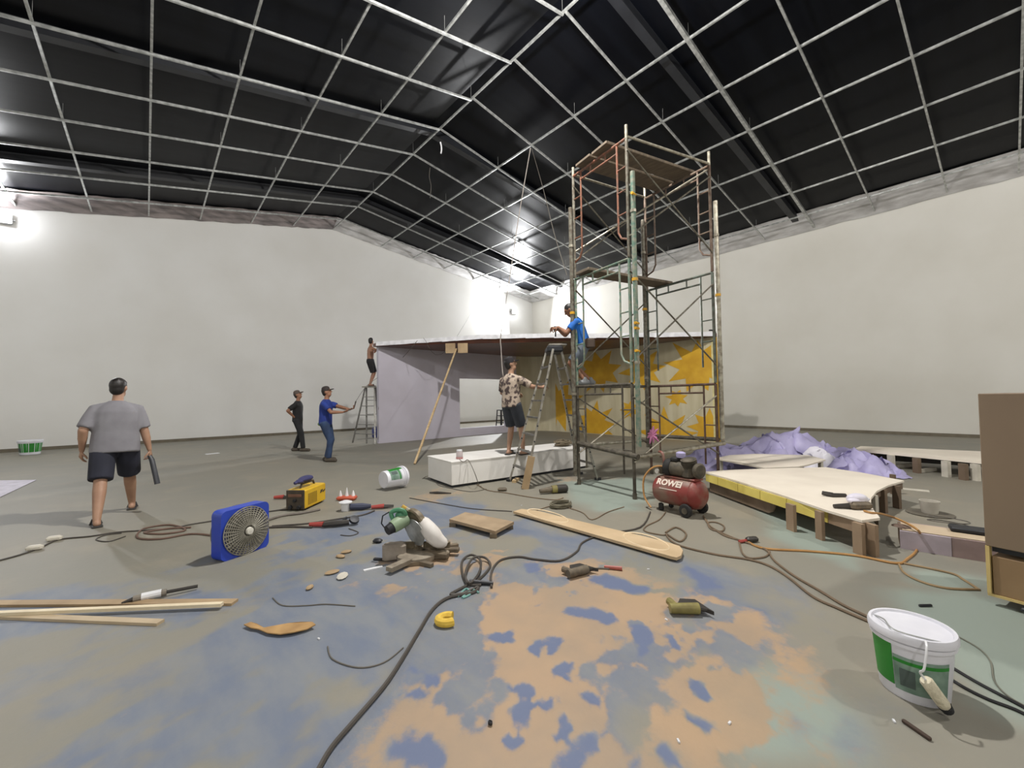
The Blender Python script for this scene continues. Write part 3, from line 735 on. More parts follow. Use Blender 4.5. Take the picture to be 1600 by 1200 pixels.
# ================================================================== people
m_skin = mat('skin', (150, 108, 84), .55, c2=(138, 97, 74), scale=8)
m_skin2 = mat('skin_tan', (138, 96, 72), .55, c2=(124, 84, 62), scale=8)
m_skinp = mat('skin_pale', (168, 132, 108), .55, c2=(156, 120, 98), scale=8)
m_hair = mat('black_hair', (22, 19, 18), .5, c2=(34, 28, 25), scale=40)
m_eye = mat('eye', (40, 32, 30), .3); m_lip = mat('lip', (120, 74, 64), .5)
def ik(a, b, l1, l2, pole):
    a, b = V(a), V(b); d = b-a; L_ = min(d.length, (l1+l2)*.999); u = d.normalized()
    x = (L_*L_ + l1*l1 - l2*l2)/(2*L_); h = math.sqrt(max(l1*l1-x*x, 0)); p = V(pole); p = p-u*p.dot(u)
    if p.length < 1e-4: p = V((0, 1, 0))-u*u.y
    return a+u*x+p.normalized()*h
def hand(mb, fing, wrist, d, pn, side, curl, k=1.):
    d = V(d).normalized(); pn = V(pn); pn = (pn-d*pn.dot(d)).normalized(); ac = d.cross(pn)*side
    w0 = V(wrist); pc = w0 + d*.05*k
    mb.ell(pc, (.042*k, .05*k, .016*k), M((ac, d, pn)).transposed(), 12, 8)
    for i, (o, L_) in enumerate(((-.031, .066), (-.0105, .078), (.0105, .072), (.030, .056))):
        p = w0 + d*.088*k + ac*(o*k); dd = d.copy(); rad = .0095*k
        pts = [p-d*.03*k, p]
        for s_ in (.45, .32, .26):
            a = curl; dd = (dd*math.cos(a)+pn*math.sin(a)).normalized() if True else dd
            p = p+dd*(L_*s_*k); pts.append(p); 
            pn2 = (pn-dd*pn.dot(dd)); 
        fing.path(pts, [rad, rad, rad*.95, rad*.88, rad*.7], 7)
    tb = w0 + d*.03*k - ac*.034*k; td = (d*.55 - ac*.75 + pn*.45).normalized()
    t2 = tb+td*.042*k; t3 = t2+(td*.5+d*.7+pn*curl*.7).normalized()*.034*k
    fing.path([tb-td*.01, tb, t2, t3], [.011*k, .012*k, .0105*k, .008*k], 7)
def person(label, loc, rz, H=1.7, pelvis=(0, 0, .9), neck=(0, 0, 1.42), feet=((-.1, 0, 0), (.1, 0, 0)), toe=((0, 1), (0, 1)), hands=((-.3, .05, .8), (.3, .05, .8)), epole=((-.3, -1, 0), (.3, -1, 0)), hdir=((0, .1, -1), (0, .1, -1)), palm=((1, 0, 0), (-1, 0, 0)), curl=(.45, .45), kpole=((0, 1, 0), (0, 1, 0)), head=(0, 1, 0), lat=(1, 0, 0), hiplat=(1, 0, 0), girth=1., skin=None, top=None, bottom=None, shoes=None, hat=None, hair=None, sleeve=.75, legs=.85, sole=.0, trim=None, shirt_low=.06):
    skin = skin or m_skin; k = H/1.7
    S = lambda p: V(p)*k
    t = thing('person', label, 'person', loc, rz)
    pel, nk = S(pelvis), S(neck); spine = (nk-pel); up = spine.normalized()
    lt = V(lat); lt = (lt-up*lt.dot(up)).normalized(); fwd = up.cross(lt)
    hl = V(hiplat).normalized()
    sh = [nk - lt*(.165*k*girth**.4) - up*.085*k, nk + lt*(.165*k*girth**.4) - up*.085*k]
    hp = [pel - hl*.09*k*girth**.5 - up*.02*k, pel + hl*.09*k*girth**.5 - up*.02*k]
    b = MB(); fing = MB(); clo = MB(); pan = MB()
    # trunk
    prof = ((-.14, .12, .09), (0, .155, .105), (.22, .142, .1), (.5, .152, .108), (.72, .162/girth**.3, .105), (.88, .125/girth**.3, .085), (1.0, .066/girth**.3, .056))
    g = girth
    pc = [pel + spine*max(f_, -.2) for f_, _, _ in prof]
    b.loft([(c, rx*k*g, ry*k*g, lt.lerp(hl, max(0, 1-f_*2)) if f_ < .5 else lt, fwd) for c, (f_, rx, ry) in zip(pc, prof)])
    # neck and head
    hd = V(head).normalized(); hz = (up*.6+V((0, 0, .4))); hz = (hz-hd*hz.dot(hd)).normalized(); hx = hd.cross(hz); R_ = M((hx, hd, hz)).transposed()
    hc = nk + up*.065*k + V((0, 0, .03*k)) + hz*.075*k + hd*.025*k
    loc_ = lambda x, y, z: hc + R_ @ V((x, y, z))*k
    b.cap(nk-up*.03*k, hc-hz*.05*k, .058*k, .052*k)
    b.ell(hc+hz*.015*k, (.074*k, .094*k, .105*k), R_); b.ell(loc_(0, .022, -.062), (.054*k, .066*k, .062*k), R_)
    b.cap(loc_(0, .088, .02), loc_(0, .108, -.022), .010*k, .015*k); b.ell(loc_(0, .082, .034), (.05*k, .018*k, .012*k), R_)
    for s_ in (-1, 1): b.ell(loc_(s_*.077, -.005, 0), (.012*k, .024*k, .034*k), R_)
    # limbs
    el = []; kn = []
    for i in (0, 1):
        hnd = S(hands[i]); e_ = ik(sh[i], hnd, .285*k, .255*k, epole[i]); dirw = (hnd-e_)
        if dirw.length > .255*k: hnd = e_+dirw.normalized()*.255*k
        el.append(e_)
        b.cap(nk-up*.045*k+lt*(.05*k*(i*2-1)), sh[i], .042*k, .046*k); b.cap(sh[i]-up*.005, e_, .049*k*g**.4, .041*k*g**.5); b.cap(e_, e_.lerp(hnd, .45), .042*k*g**.5, .038*k*g**.5); b.cap(e_.lerp(hnd, .4), hnd, .038*k*g**.5, .026*k)
        hand(b, fing, hnd, hdir[i], palm[i], 1 if i else -1, curl[i], k)
        ft = S(feet[i]); ank = ft+V((0, 0, .085*k)); kk = ik(hp[i], ank, .41*k, .41*k, kpole[i]); kn.append(kk)
        b.cap(hp[i], kk, .088*k*g**.6, .054*k*g**.5); b.cap(kk, kk.lerp(ank, .35), .054*k*g**.5, .055*k*g**.5); b.cap(kk.lerp(ank, .35), ank, .054*k*g**.5, .034*k*g**.4)
        td = V((toe[i][0], toe[i][1], 0)).normalized()
        b.cap(ank-V((0, 0, .045*k))-td*.035*k, ank-V((0, 0, .055*k))+td*.12*k, .036*k, .026*k); b.cap(ank, ank-V((0, 0, .04*k)), .036*k, .036*k)
        if shoes:
            s_ = MB(); z = ft.z+.045*k
            s_.cap(V((ft.x, ft.y, z))-td*.05*k, V((ft.x, ft.y, z-.005))+td*.16*k, .05*k, .043*k)
            s_.cap(V((ft.x, ft.y, z)), ank+V((0, 0, .02)), .048*k, .048*k)
            me = remeshed(s_, .014, 2, 'shoe')
            for vv in me.vertices: vv.co.z = max(vv.co.z, ft.z)
            o = bpy.data.objects.new('shoe', me); COL.objects.link(o); o.parent = t; me.materials.append(shoes)
        elif sole:
            sx = V((td.y, -td.x, 0)); c_ = V((ft.x, ft.y, ft.z+.01))+td*.05*k
            o = MB().rbox((0, 0, 0), (.095*k, .27*k, .02), .008, None).build('sandal', trim or m_beam, t); o.location = c_; o.rotation_euler = (0, 0, math.atan2(-td.x, td.y))
            MB().path([V((-.05, .03, .0)), V((-.03, .05, .055)), V((.03, .05, .055)), V((.05, .03, .0))], .011, 6).build('strap', trim or m_beam, o)
    me = remeshed(b, .011, 3, 'body'); 
    fm = fing.mesh('f', 60); import bmesh as _bm
    bm = _bm.new(); bm.from_mesh(me); bm.from_mesh(fm); bm.to_mesh(me); bm.free()
    me.polygons.foreach_set('use_smooth', [True]*len(me.polygons))
    o = bpy.data.objects.new('body', me); COL.objects.link(o); o.parent = t; me.materials.append(skin)
    def wear(nm, mb, m_, vox=.014):
        me = remeshed(mb, vox, 4, nm); o = bpy.data.objects.new(nm, me); COL.objects.link(o); o.parent = t; me.materials.append(m_); return o
    if top:
        pr = ((-.06-shirt_low, .176, .126), (.1, .172, .125), (.3, .165, .122), (.52, .172, .127), (.74, .180/girth**.35, .124), (.87, .142/girth**.35, .108), (.96, .095/girth**.3, .085), (1.02, .066/girth**.3, .062))
        clo.loft([(pel+spine*f_, rx*k*g, ry*k*g, lt, fwd) for f_, rx, ry in pr])
        for i in (0, 1):
            clo.path([nk.lerp(sh[i], .2)-up*.055*k, sh[i].lerp(nk, .45)-up*.028*k, sh[i]-up*.015*k, sh[i].lerp(el[i], sleeve*.5), sh[i].lerp(el[i], sleeve)], [.048*k*g**.5, .062*k*g**.5, .070*k*g**.5, .069*k*g**.5, .068*k*g**.5], 14)
        wear('shirt', clo, top)
    if bottom:
        pr = ((-.16, .14, .11), (-.06, .17, .122), (.08, .168, .12), (.14, .160, .115))
        pan.loft([(pel+spine*f_, rx*k*g, ry*k*g, hl, fwd) for f_, rx, ry in pr])
        for i in (0, 1):
            if legs <= 1.: pan.path([hp[i]+up*.02, hp[i].lerp(kn[i], legs*.5), hp[i].lerp(kn[i], legs)], [.105*k*g**.6, .104*k*g**.5, .100*k*g**.5], 14)
            else:
                ank = S(feet[i])+V((0, 0, .09*k))
                pan.path([hp[i]+up*.02, hp[i].lerp(kn[i], .5), kn[i], kn[i].lerp(ank, .5), ank], [.105*k*g**.6, .092*k, .073*k, .068*k, .062*k], 14)
        wear('trousers' if legs > 1 else 'shorts', pan, bottom)
    hb = MB(); rnd = random.Random(hash(label) % 100)
    if hair is not None:
        hb.ell(loc_(0, -.016, .035), (.083*k, .098*k, .098*k), R_); hb.ell(loc_(0, -.04, -.015), (.074*k, .066*k, .075*k), R_)
        for i in range(18):
            a = rnd.uniform(0, 2*PI); e_ = rnd.uniform(.3, 1.35); hb.ell(loc_(.075*math.cos(a)*math.cos(e_), -.016+.09*math.sin(a)*math.cos(e_), .035+.09*math.sin(e_)), (.016*k, .018*k, .015*k), R_, 8, 6)
        wear('hair', hb, hair, .011)
    if hat:
        hm = MB(); hm.lathe([(.090*k, -.01), (.091*k, .03*k), (.082*k, .075*k), (.052*k, .1*k), (.01, .108*k)], loc_(0, -.008, .035), hz, 18)
        ho = hm.build('cap', hat, t)
        MB().prism([loc_(x, y, .03) for x, y in ((-.078, .055), (-.07, .12), (-.035, .165), (.035, .165), (.07, .12), (.078, .055))], hz*.012*k).build('brim', hat, ho)
    for s_ in (-1, 1): MB().ell(loc_(s_*.029, .086, .006), (.014*k, .007*k, .009*k), R_, 8, 6).build('eye', m_eye, t)
    MB().ell(loc_(0, .083, -.060), (.024*k, .009*k, .007*k), R_, 8, 6).build('mouth', m_lip, t)
    M4 = parent_matrix(t)
    t['_h'] = [list(M4 @ S(h_)) for h_ in hands]
    return t
def clean(t): 
    h_ = [V(q) for q in t['_h']]; del t['_h']; return h_
m_tgrey = mat('grey_tee', (132, 131, 136), .85, c2=(122, 120, 126), scale=5, bump=.1)
m_navy = mat('navy_shorts', (40, 42, 56), .85, c2=(32, 34, 46), scale=4)
m_black = mat('black_cotton', (34, 33, 34), .85, c2=(26, 26, 28), scale=5)
m_blk2 = mat('black_trousers', (26, 27, 29), .85, c2=(34, 35, 38), scale=5)
m_royal = mat('royal_blue_tee', (34, 58, 138), .8, c2=(28, 48, 120), scale=5)
m_jean = mat('denim', (50, 70, 104), .85, c2=(38, 54, 82), scale=6)
m_sky = mat('sky_blue_tee', (22, 100, 184), .8, c2=(18, 84, 160), scale=5)
m_gshort = mat('grey_shorts', (98, 106, 116), .85, c2=(84, 92, 102), scale=5)
m_flor = mat('floral_shirt', (172, 156, 140), .8, c2=(70, 56, 54), scale=13, thr=(.46, .56), det=3)
m_cap = mat('taupe_cap', (96, 84, 76), .8); m_cap2 = mat('dark_cap', (54, 46, 44), .8); m_cap3 = mat('black_cap', (34, 30, 34), .8)
m_shoe = mat('dusty_shoe', (82, 74, 64), .8); m_sandal = mat('dark_sandal', (58, 56, 54), .7)

# 1 walking man
fl, frt = P(151, 823), P(206, 795); mid = (fl+frt)/2; dv = mid.normalized() if False else V((mid.x, mid.y, 0)).normalized()
rz1 = math.atan2(-dv.x, dv.y)
inv = (M.Translation(V((mid.x, mid.y, 0))) @ M.Rotation(rz1, 4, 'Z')).inverted()
k1 = 1.72/1.7
a, c = inv @ fl/1., inv @ frt
p1 = person('heavy-set man in a grey tee and navy shorts walking away', (mid.x, mid.y, 0), rz1, 1.72, pelvis=(-.01, .0, .88), neck=(-.0, .06, 1.40), feet=(tuple(a/k1), tuple(c/k1)), toe=((-.1, 1), (.1, 1)),
    hands=((-.30, .05, .83), (.31, .02, .77)), epole=((-.5, -1, 0), (.6, -1, 0)), hdir=((-.1, .3, -1), (.15, .2, -1)), palm=((.8, .3, 0), (-.8, .3, 0)), curl=(.5, .95), head=(.5, 1, .0), girth=1.32, skin=m_skinp, top=m_tgrey, bottom=m_navy, hair=m_hair, sleeve=.9, legs=1.0, shirt_low=.13, sole=1, trim=m_sandal)
h1 = clean(p1)
hq = h1[1]; tip = AT(246, 756, hq.dot(F0)-.02)
hp_ = AT(235, 716, hq.dot(F0)); b = MB(); dd_ = (tip-hq).normalized()
b.path([hq-dd_*.02+V((0, 0, -.08)), hq+dd_*.12, tip], [.022, .028, .03], 10)
solo(b, 'hand_tool', mat('dark_tool', (64, 66, 72), .5), 'dark stick tool held low by the man in the grey tee', 'tool', (0, 0, 0))
# 2 man in black
q = P(466, 705)
p2 = person('man in black with a taupe cap and hands on hips looking up', q, rz_face(1, .15), 1.66, pelvis=(0, -.02, .9), neck=(0, -.01, 1.42), feet=((-.09, -.12, 0), (.09, .16, 0)), toe=((-.15, 1), (.1, 1)),
    hands=((-.17, -.06, .98), (.17, -.06, .98)), epole=((-1, -.7, 0), (1, -.9, 0)), hdir=((.6, .5, -.6), (-.6, .5, -.6)), palm=((1, 0, 0), (-1, 0, 0)), curl=(.3, .3), head=(.1, 1, .38), girth=1.0, top=m_black, bottom=m_blk2, shoes=m_shoe, hair=m_hair, hat=m_cap, sleeve=.8, legs=2)
clean(p2)
# 3 man in blue tee
q = P(510, 721)
p3 = person('man in a royal blue tee and jeans holding a rod', q, rz_face(1, .08), 1.70, pelvis=(0, -.02, .9), neck=(0, 0, 1.41), feet=((-.09, -.02, 0), (.09, .08, 0)), toe=((-.1, 1), (.2, 1)),
    hands=((-.07, .52, 1.17), (.10, .40, 1.12)), epole=((-1, -.2, -.8), (1, -.2, -.8)), hdir=((.1, 1, .35), (0, 1, .3)), palm=((.3, 0, 1), (-.3, 0, 1)), curl=(.9, .9), head=(0, 1, .25), girth=1.04, top=m_royal, bottom=m_jean, shoes=m_shoe, hair=m_hair, hat=m_cap2, sleeve=.7, legs=2, skin=m_skin)
h3 = clean(p3)
d3 = h3[0].dot(F0)
b = MB(); b.path([h3[1]-R0*.05+V((0, 0, -.02)), h3[0]+R0*.08+V((0, 0, .03)), AT(556, 627, d3)], [.012, .013, .016], 8)
solo(b, 'rod', mat('dark_rod', (74, 66, 58), .6), 'short dark rod held out by the man in royal blue', 'rod', (0, 0, 0))
hung([AT(556, 627, d3), AT(572, 604, d3+1.5), AT(590, 590, d3+2.2)], .006, 'thin cord running up from the rod to the booth-end ladder', m_wire, 'cord', 'cord')
MB().ell((.10, -.10, .86), (.03, .06, .045), None, 8, 6).build('belt_tag', mat('belt_tag', (120, 150, 70), .6), p3)
# 4 shirtless man on the ladder
q = V((LT.x, LT.y, ZL2))-F0*.0
p4 = person('shirtless man in black shorts standing on the booth-end ladder', q, rz_face(.75, .65), 1.62, pelvis=(0, 0, .88), neck=(0, .02, 1.40), feet=((-.09, .02, 0), (.10, -.04, 0)), toe=((-.1, 1), (.1, 1)),
    hands=((-.06, .30, 1.36), (.22, .34, 1.30)), epole=((-1, .1, -.6), (1, 0, -.7)), hdir=((.2, .8, .5), (0, .8, .5)), palm=((.3, .6, -.4), (-.3, .6, -.4)), curl=(.6, .6), head=(-.45, .9, .1), girth=.95, skin=m_skin, bottom=m_black, hair=m_hair, legs=.95, sole=1, trim=m_sandal)
clean(p4)
# 5 floral shirt man on the box
q = P(801, 711, HB+.008); q.z = HB+.006
p5 = person('man in a floral shirt and black cap on the white box', q, rz_face(.6, .8), 1.66, pelvis=(0, -.02, .9), neck=(-.02, 0, 1.42), feet=((-.10, .02, 0), (.14, .12, 0)), toe=((-.2, 1), (.3, 1)),
    hands=((-.14, .30, 1.05), (.36, .40, 1.18)), epole=((-1, -.3, -.6), (1, -.3, -.8)), hdir=((.2, 1, .1), (.45, .8, .25)), palm=((.5, 0, -.3), (-.3, .3, -.5)), curl=(.7, .6), head=(.75, .75, .30), girth=1.02, skin=m_skinp, top=m_flor, bottom=mat('charcoal_shorts', (46, 50, 58), .85), hair=m_hair, hat=m_cap3, sleeve=.85, legs=.95, sole=1, trim=m_sandal)
clean(p5)
# 6 blue worker on the tower
zf_ = zf+.026
ft6 = AT(915, 602, SL.dot(F0)+.25); ft6 = SL.lerp(SB, .16); ft6.z = zf_
hz6 = math.atan2(-cdir(-1, .1).x, cdir(-1, .1).y)
D6 = ft6.dot(F0)
inv = (M.Translation(ft6) @ M.Rotation(hz6, 4, 'Z')).inverted(); k6 = 1.50/1.7
j = lambda px, py, dd=0.: tuple((inv @ AT(px, py, D6+dd))/k6)
p6 = person('man in a sky blue tee and grey shorts bent forward on the scaffold', ft6, hz6, 1.50, pelvis=j(913, 540), neck=j(897, 497), feet=((-.09, .10, 0), (.07, -.02, 0)), toe=((-.2, 1), (.1, 1)),
    hands=(j(872, 511, -.02), j(869, 512, .1)), epole=((-.6, 0, -1), (.6, 0, -1)), hdir=((0, 1, -.2), (0, 1, -.2)), palm=((.5, 0, -.6), (-.5, 0, -.6)), curl=(.8, .8), head=(0, .85, -.5), girth=1.06, skin=m_skin2, top=m_sky, bottom=m_gshort, shoes=mat('grey_shoe', (120, 122, 124), .7), hair=m_hair, sleeve=.7, legs=.9)
h6 = clean(p6)
pl6 = V(j(911, 541))*k6
MB().rbox(pl6+V((-.13, -.10, .03)), (.1, .16, .16), .02).build('tool_belt_pouch', mat('leather', (70, 56, 46), .7), p6)
q = AT(868, 520, D6-.02)
b = MB(); b.path([AT(868, 510, D6), AT(868, 517, D6)], .03, 8); b.path([AT(868, 516, D6), AT(868, 526, D6)], .012, 6)
solo(b, 'screwdriver', m_beam, 'dark screwdriver pointed down in the hands above the tall ladder', 'tool', (0, 0, 0))
# cordless tool in the shade under the ladder top
q = AT(856, 541, f1.dot(F0)-.15)
# ================================================================== stage platforms
m_top = mat('cream_board', (224, 215, 200), .55, c2=(214, 204, 189), scale=2)
m_yelf = mat('yellow_fascia', (226, 208, 112), .6, c2=(212, 192, 96), scale=3)
m_mdf = mat('brown_mdf', (150, 128, 104), .7, c2=(136, 114, 92), scale=4)
m_mdfd = mat('brown_mdf_dark', (116, 98, 80), .7, c2=(104, 88, 72), scale=4)
m_pale = mat('pale_leg', (206, 200, 186), .65)
cq = P(1360, 866); ZS = zat(cq, 813)
topoly = [P(x, y, ZS) for x, y in ((1100, 737), (1142, 734), (1200, 732), (1291, 730), (1350, 739), (1413, 751), (1388, 758), (1370, 767), (1361, 778), (1361, 788), (1366, 798), (1375, 809), (1347, 813), (1292, 797), (1227, 775), (1151, 751))]
ctr = sum(topoly, V())/len(topoly)
stg = thing('stage_platform', 'cream stage platform with yellow fascia and a concave bite at one corner', 'platform', (ctr.x, ctr.y, 0))
tp_ = MB(); tp_.prism([V((q.x, q.y, ZS-.022)) for q in topoly[::-1]], (0, 0, .022)); tp_.build('top_panel', m_top, stg, world=True, smooth=0)
def edge_pt(px):   # point on the left front edge of the platform top
    a, c = topoly[0], topoly[12]
    lo, hi = 0., 1.
    for _ in range(40):
        md = (lo+hi)/2
        if proj(a.lerp(c, md))[0] < px: lo = md
        else: hi = md
    return a.lerp(c, (lo+hi)/2)
ed = (topoly[12]-topoly[0]).normalized(); ein = V((-ed.y, ed.x, 0))
if ein.dot(ctr-topoly[0]) < 0: ein = -ein
FH = .105
js = [1101, 1120, 1151, 1186, 1227, 1291]
for i in range(5):
    a, c = edge_pt(js[i]), edge_pt(js[i+1]); g_ = .004
    a = a+ed*g_; c = c-ed*g_
    m0 = (a+c)/2; MB().bar(V((a.x, a.y, ZS-.024-FH/2))+ein*.02, V((c.x, c.y, ZS-.024-FH/2))+ein*.02, .018, FH).build('fascia_panel', m_yelf, stg, world=True, smooth=0)
a, c = edge_pt(1292), topoly[12]
MB().bar(V((a.x, a.y, ZS-.024-FH/2))+ein*.02, V((c.x, c.y, ZS-.024-FH/2))+ein*.02, .018, FH).build('fascia_panel', m_mdf, stg, world=True, smooth=0, label='brown fascia board by the front corner')
a, c = edge_pt(1103), edge_pt(1203); zb_ = ZS-.024-FH
b = MB(); L_ = (c-a).length; pr = [V((0, 0, zb_)), V((L_, 0, zb_)), V((L_, 0, .12)), V((L_-.03, 0, .06)), V((L_-.10, 0, .025)), V((0, 0, .025))]
o = V((a.x, a.y, 0))+ein*.05
b.prism([o+ed*q.x+V((0, 0, q.z)) for q in pr], ein*.018); b.build('skirt_board', m_mdfd, stg, world=True, smooth=0)
def sleg(px, py, w_, m_=m_mdf, hz=None, rz=0):
    q = P(px, py); MB().bar((q.x, q.y, 0), (q.x, q.y, ZS-.022 if hz is None else hz), w_, .035, up=ein).build('leg', m_, stg, world=True, smooth=0)
for px_, py_, w_ in ((1237, 829, .1), (1282, 843, .075)): sleg(px_, py_, w_)
sleg(1343, 866, .09); sleg(1361, 867, .12)
for px_, py_, w_, m_ in ((1381, 801, .07, m_mdfd), (1402, 794, .08, m_mdfd), (1368, 812, .05, m_pale), (1396, 772, .06, m_mdfd), (1325, 765, .07, m_mdfd), (1180, 770, .07, m_mdfd), (1130, 768, .07, m_mdfd)): sleg(px_, py_, w_, m_)
# frame rails under the top along the bite
b = MB(); arc = [V((q.x, q.y, 0)) for q in topoly[5:12]]
for i in range(len(arc)-1):
    i0 = (ctr-arc[i]); i0.z = 0; i1 = (ctr-arc[i+1]); i1.z = 0
    p0, p1 = arc[i]+i0.normalized()*.03, arc[i+1]+i1.normalized()*.03
    b.add([p0+V((0, 0, ZS-.10)), p1+V((0, 0, ZS-.10)), p1+V((0, 0, ZS-.023)), p0+V((0, 0, ZS-.023))], [(0, 1, 2, 3)])
b.build('curved_rail', m_mdfd, stg, world=True, smooth=50)
# second platform behind
t2p = [P(x, y, ZS) for x, y in ((1117, 716), (1140, 711), (1180, 709), (1262, 711), (1290, 718), (1262, 726), (1247, 729), (1195, 731))]
c2 = sum(t2p, V())/len(t2p)
st2 = thing('stage_platform', 'smaller cream platform behind the bitten stage, below the lavender sheet', 'platform', (c2.x, c2.y, 0))
MB().prism([V((q.x, q.y, ZS-.022)) for q in t2p[::-1]], (0, 0, .022)).build('top_panel', m_top, st2, world=True, smooth=0)
for q in (t2p[0], t2p[2], t2p[4], t2p[6], t2p[7]):
    q = q.lerp(c2, .1); MB().bar((q.x, q.y, 0), (q.x, q.y, ZS-.022), .07, .04, up=R0).build('leg', m_pale, st2, world=True, smooth=0)
# long low frame along the right wall
bq = P(1525, 752); ZBn = zat(bq, 721)
fa, fb = P(1335, 701, ZBn), P(1575, 724, ZBn); ba_, bb_ = P(1345, 697, ZBn), P(1575, 707, ZBn)
lf = thing('low_bench', 'long low cream-topped frame on legs along the right wall', 'platform', ((fa+fb)/2-V((0, 0, ZBn))))
MB().prism([V((q.x, q.y, ZBn-.05)) for q in (fb, fa, ba_, bb_)][::-1], (0, 0, .05)).build('top_panel', m_top, lf, world=True, smooth=0)
for px_, py_, m_ in ((1393, 733, m_pale), (1433, 739, m_mdfd), (1479, 745, m_pale), (1506, 750, m_mdfd), (1525, 751, m_pale), (1363, 728, m_mdfd)):
    q = P(px_, py_); q2 = q+F0*.0
    MB().bar((q.x, q.y, 0), (q.x, q.y, ZBn-.05), .10, .06, up=R0).build('leg', m_, lf, world=True, smooth=0)
for px_, py_ in ((1414, 730), (1448, 737)):
    q = P(px_, py_); MB().box(q+V((0, 0, .03)), (.5, .05, .06), M.Rotation(-.35, 3, 'Z')).build('floor_rail', m_pale, lf, world=True, smooth=0)
MB().prism([V((q.x, q.y, .06)) for q in (fb.lerp(bb_, .8), fa.lerp(ba_, .8), fa.lerp(ba_, .85), fb.lerp(bb_, .85))][::-1], (0, 0, ZBn-.11)).build('back_board', mat('dark_board', (84, 80, 74), .7), lf, world=True, smooth=0)  # back board in a plain dark grey-brown

# lavender sheet heaped behind the stage
m_sheet = mat('lavender_sheet', (176, 170, 206), .5, c2=(158, 152, 190), scale=4, bump=.3)
m_sheetw = mat('white_sheet_cloth', (222, 220, 226), .5, c2=(204, 200, 214), scale=4, bump=.2)
def heap(rows, hw, seed, name, m_, label, amp=.1, nu=70, nv=26, cat='sheet'):
    pts = [P(x, yb) for x, yb, yt in rows]; hs = [max(.05, zat(p, yt)) for p, (x, yb, yt) in zip(pts, rows)]
    vs = []; X = []; 
    n = len(pts); rnd = random.Random(seed)
    for i in range(nu+1):
        f = i/nu*(n-1); k_ = min(int(f), n-2); t_ = f-k_; t_ = t_*t_*(3-2*t_)
        p = pts[k_].lerp(pts[k_+1], t_); h_ = hs[k_]*(1-t_)+hs[k_+1]*t_
        d = (pts[k_+1]-pts[k_]).normalized(); s_ = V((-d.y, d.x, 0)); endk = min(1, min(i, nu-i)/6)
        for jx in range(nv+1):
            v = jx/nv*2-1; x_ = p.x*1.; a_ = i*.23
            def nz(s1, s2, sd): return float(vnoise(np.array([i/nu*n*s1+sd]), np.array([v*s2+sd*3.7+5]), 1., seed))-.5
            fold = .9-abs(nz(1.3, 2.2, 1))*2.0 - abs(nz(3.1, 4.5, 2))*1.5 - abs(nz(6.3, 8, 9))*.8
            z = (h_-amp*.8)*max(0, 1-abs(v)**2.2)**.8 + amp*fold*1.7*(1-abs(v)**3)
            q = p + s_*(v*hw*(.55+.45*endk)*(1+.5*nz(2.2, 1, 4))) + d*(nz(3, 4, 7)*.22) ; q.z = max(.006+.004*(jx % 2), z*(.25+.75*endk))
            vs.append(q)
    fs = [(i*(nv+1)+j_, i*(nv+1)+j_+1, (i+1)*(nv+1)+j_+1, (i+1)*(nv+1)+j_) for i in range(nu) for j_ in range(nv)]
    return solo(MB().add(vs, fs), name, m_, label, cat, (0, 0, 0), smooth=50)
heap([(1082, 735, 730), (1105, 731, 700), (1165, 727, 688), (1205, 725, 679), (1240, 724, 668), (1275, 725, 688), (1305, 728, 700), (1335, 734, 704), (1362, 741, 718), (1385, 748, 742)], .55, 5, 'crumpled_sheet', m_sheet, 'big crumpled lavender sheet heaped behind the stage platform', amp=.13)
heap([(1250, 731, 714), (1275, 731, 697), (1300, 733, 706)], .22, 8, 'crumpled_sheet', m_sheetw, 'small white crumpled sheet lying against the lavender heap', amp=.05, nu=30, nv=14)

# things on the stage
m_dktool = mat('dark_metal_tool', (62, 58, 54), .5, .3)
m_dust = mat('dusty_tool', (112, 100, 82), .7, c2=(84, 76, 64), scale=20)
q = P(1299, 776, ZS)
b = MB(); b.path([(-.06, .05, .03), (0, -.02, .022)], [.022, .026], 8); b.path([(-.02, -.02, .022), (.13, -.03, .02)], [.022, .018], 8)
solo(b, 'angle_tool', m_dktool, 'dark bent hand tool lying alone on the cream stage top', 'tool', q, -YAW)
q = P(1342, 796, ZS); t = thing('nail_gun', 'dusty nail gun with a white rag beside it near the stage corner', 'tool', q, -YAW)
MB().rbox((.02, 0, .035), (.2, .07, .07), .02).build('body', m_dust, t); MB().path([(-.06, .02, .03), (-.2, .05, .022)], [.028, .018], 8).build('handle', m_dktool, t)
q = P(1347, 788, ZS); b = MB(); b.ell((0, 0, .045), (.10, .06, .05)); b.ell((.06, .02, .03), (.08, .05, .03)); b.ell((-.05, -.02, .03), (.06, .05, .03))
solo(b, 'rag', m_sheetw, 'bunched white rag beside the nail gun on the stage', 'rag', q+F0*.06, -YAW)

# lavender low box
n0, n1_, n2_ = P(1407, 857), P(1537, 878), P(1392, 839)
o_, rzl, Ll = frame2(n0, n1_); Wl = (n2_-n0).length; Hl = zat(n0, 829)
t = thing('low_box', 'low pinkish lavender box on the floor next to the brown cabinet', 'box', o_, rzl)
m_lbox = mat('lavender_box', (206, 194, 206), .6); m_lbox2 = mat('pinkish_side', (172, 150, 148), .6); m_lbt = mat('box_top', (196, 178, 152), .6, c2=(184, 164, 138), scale=3)
MB().box((.16, .009, Hl/2), (.32, .018, Hl)).build('front_panel', m_lbox, t, smooth=0)
MB().box(((Ll+.6+.32)/2, .012, Hl/2), (Ll+.6-.325, .018, Hl)).build('front_panel', m_lbox2, t, smooth=0, label='pinkish brown front panel')
MB().box((.009, Wl/2+.02, Hl/2), (.018, Wl-.04, Hl)).build('end_panel', m_mdfd, t, smooth=0)
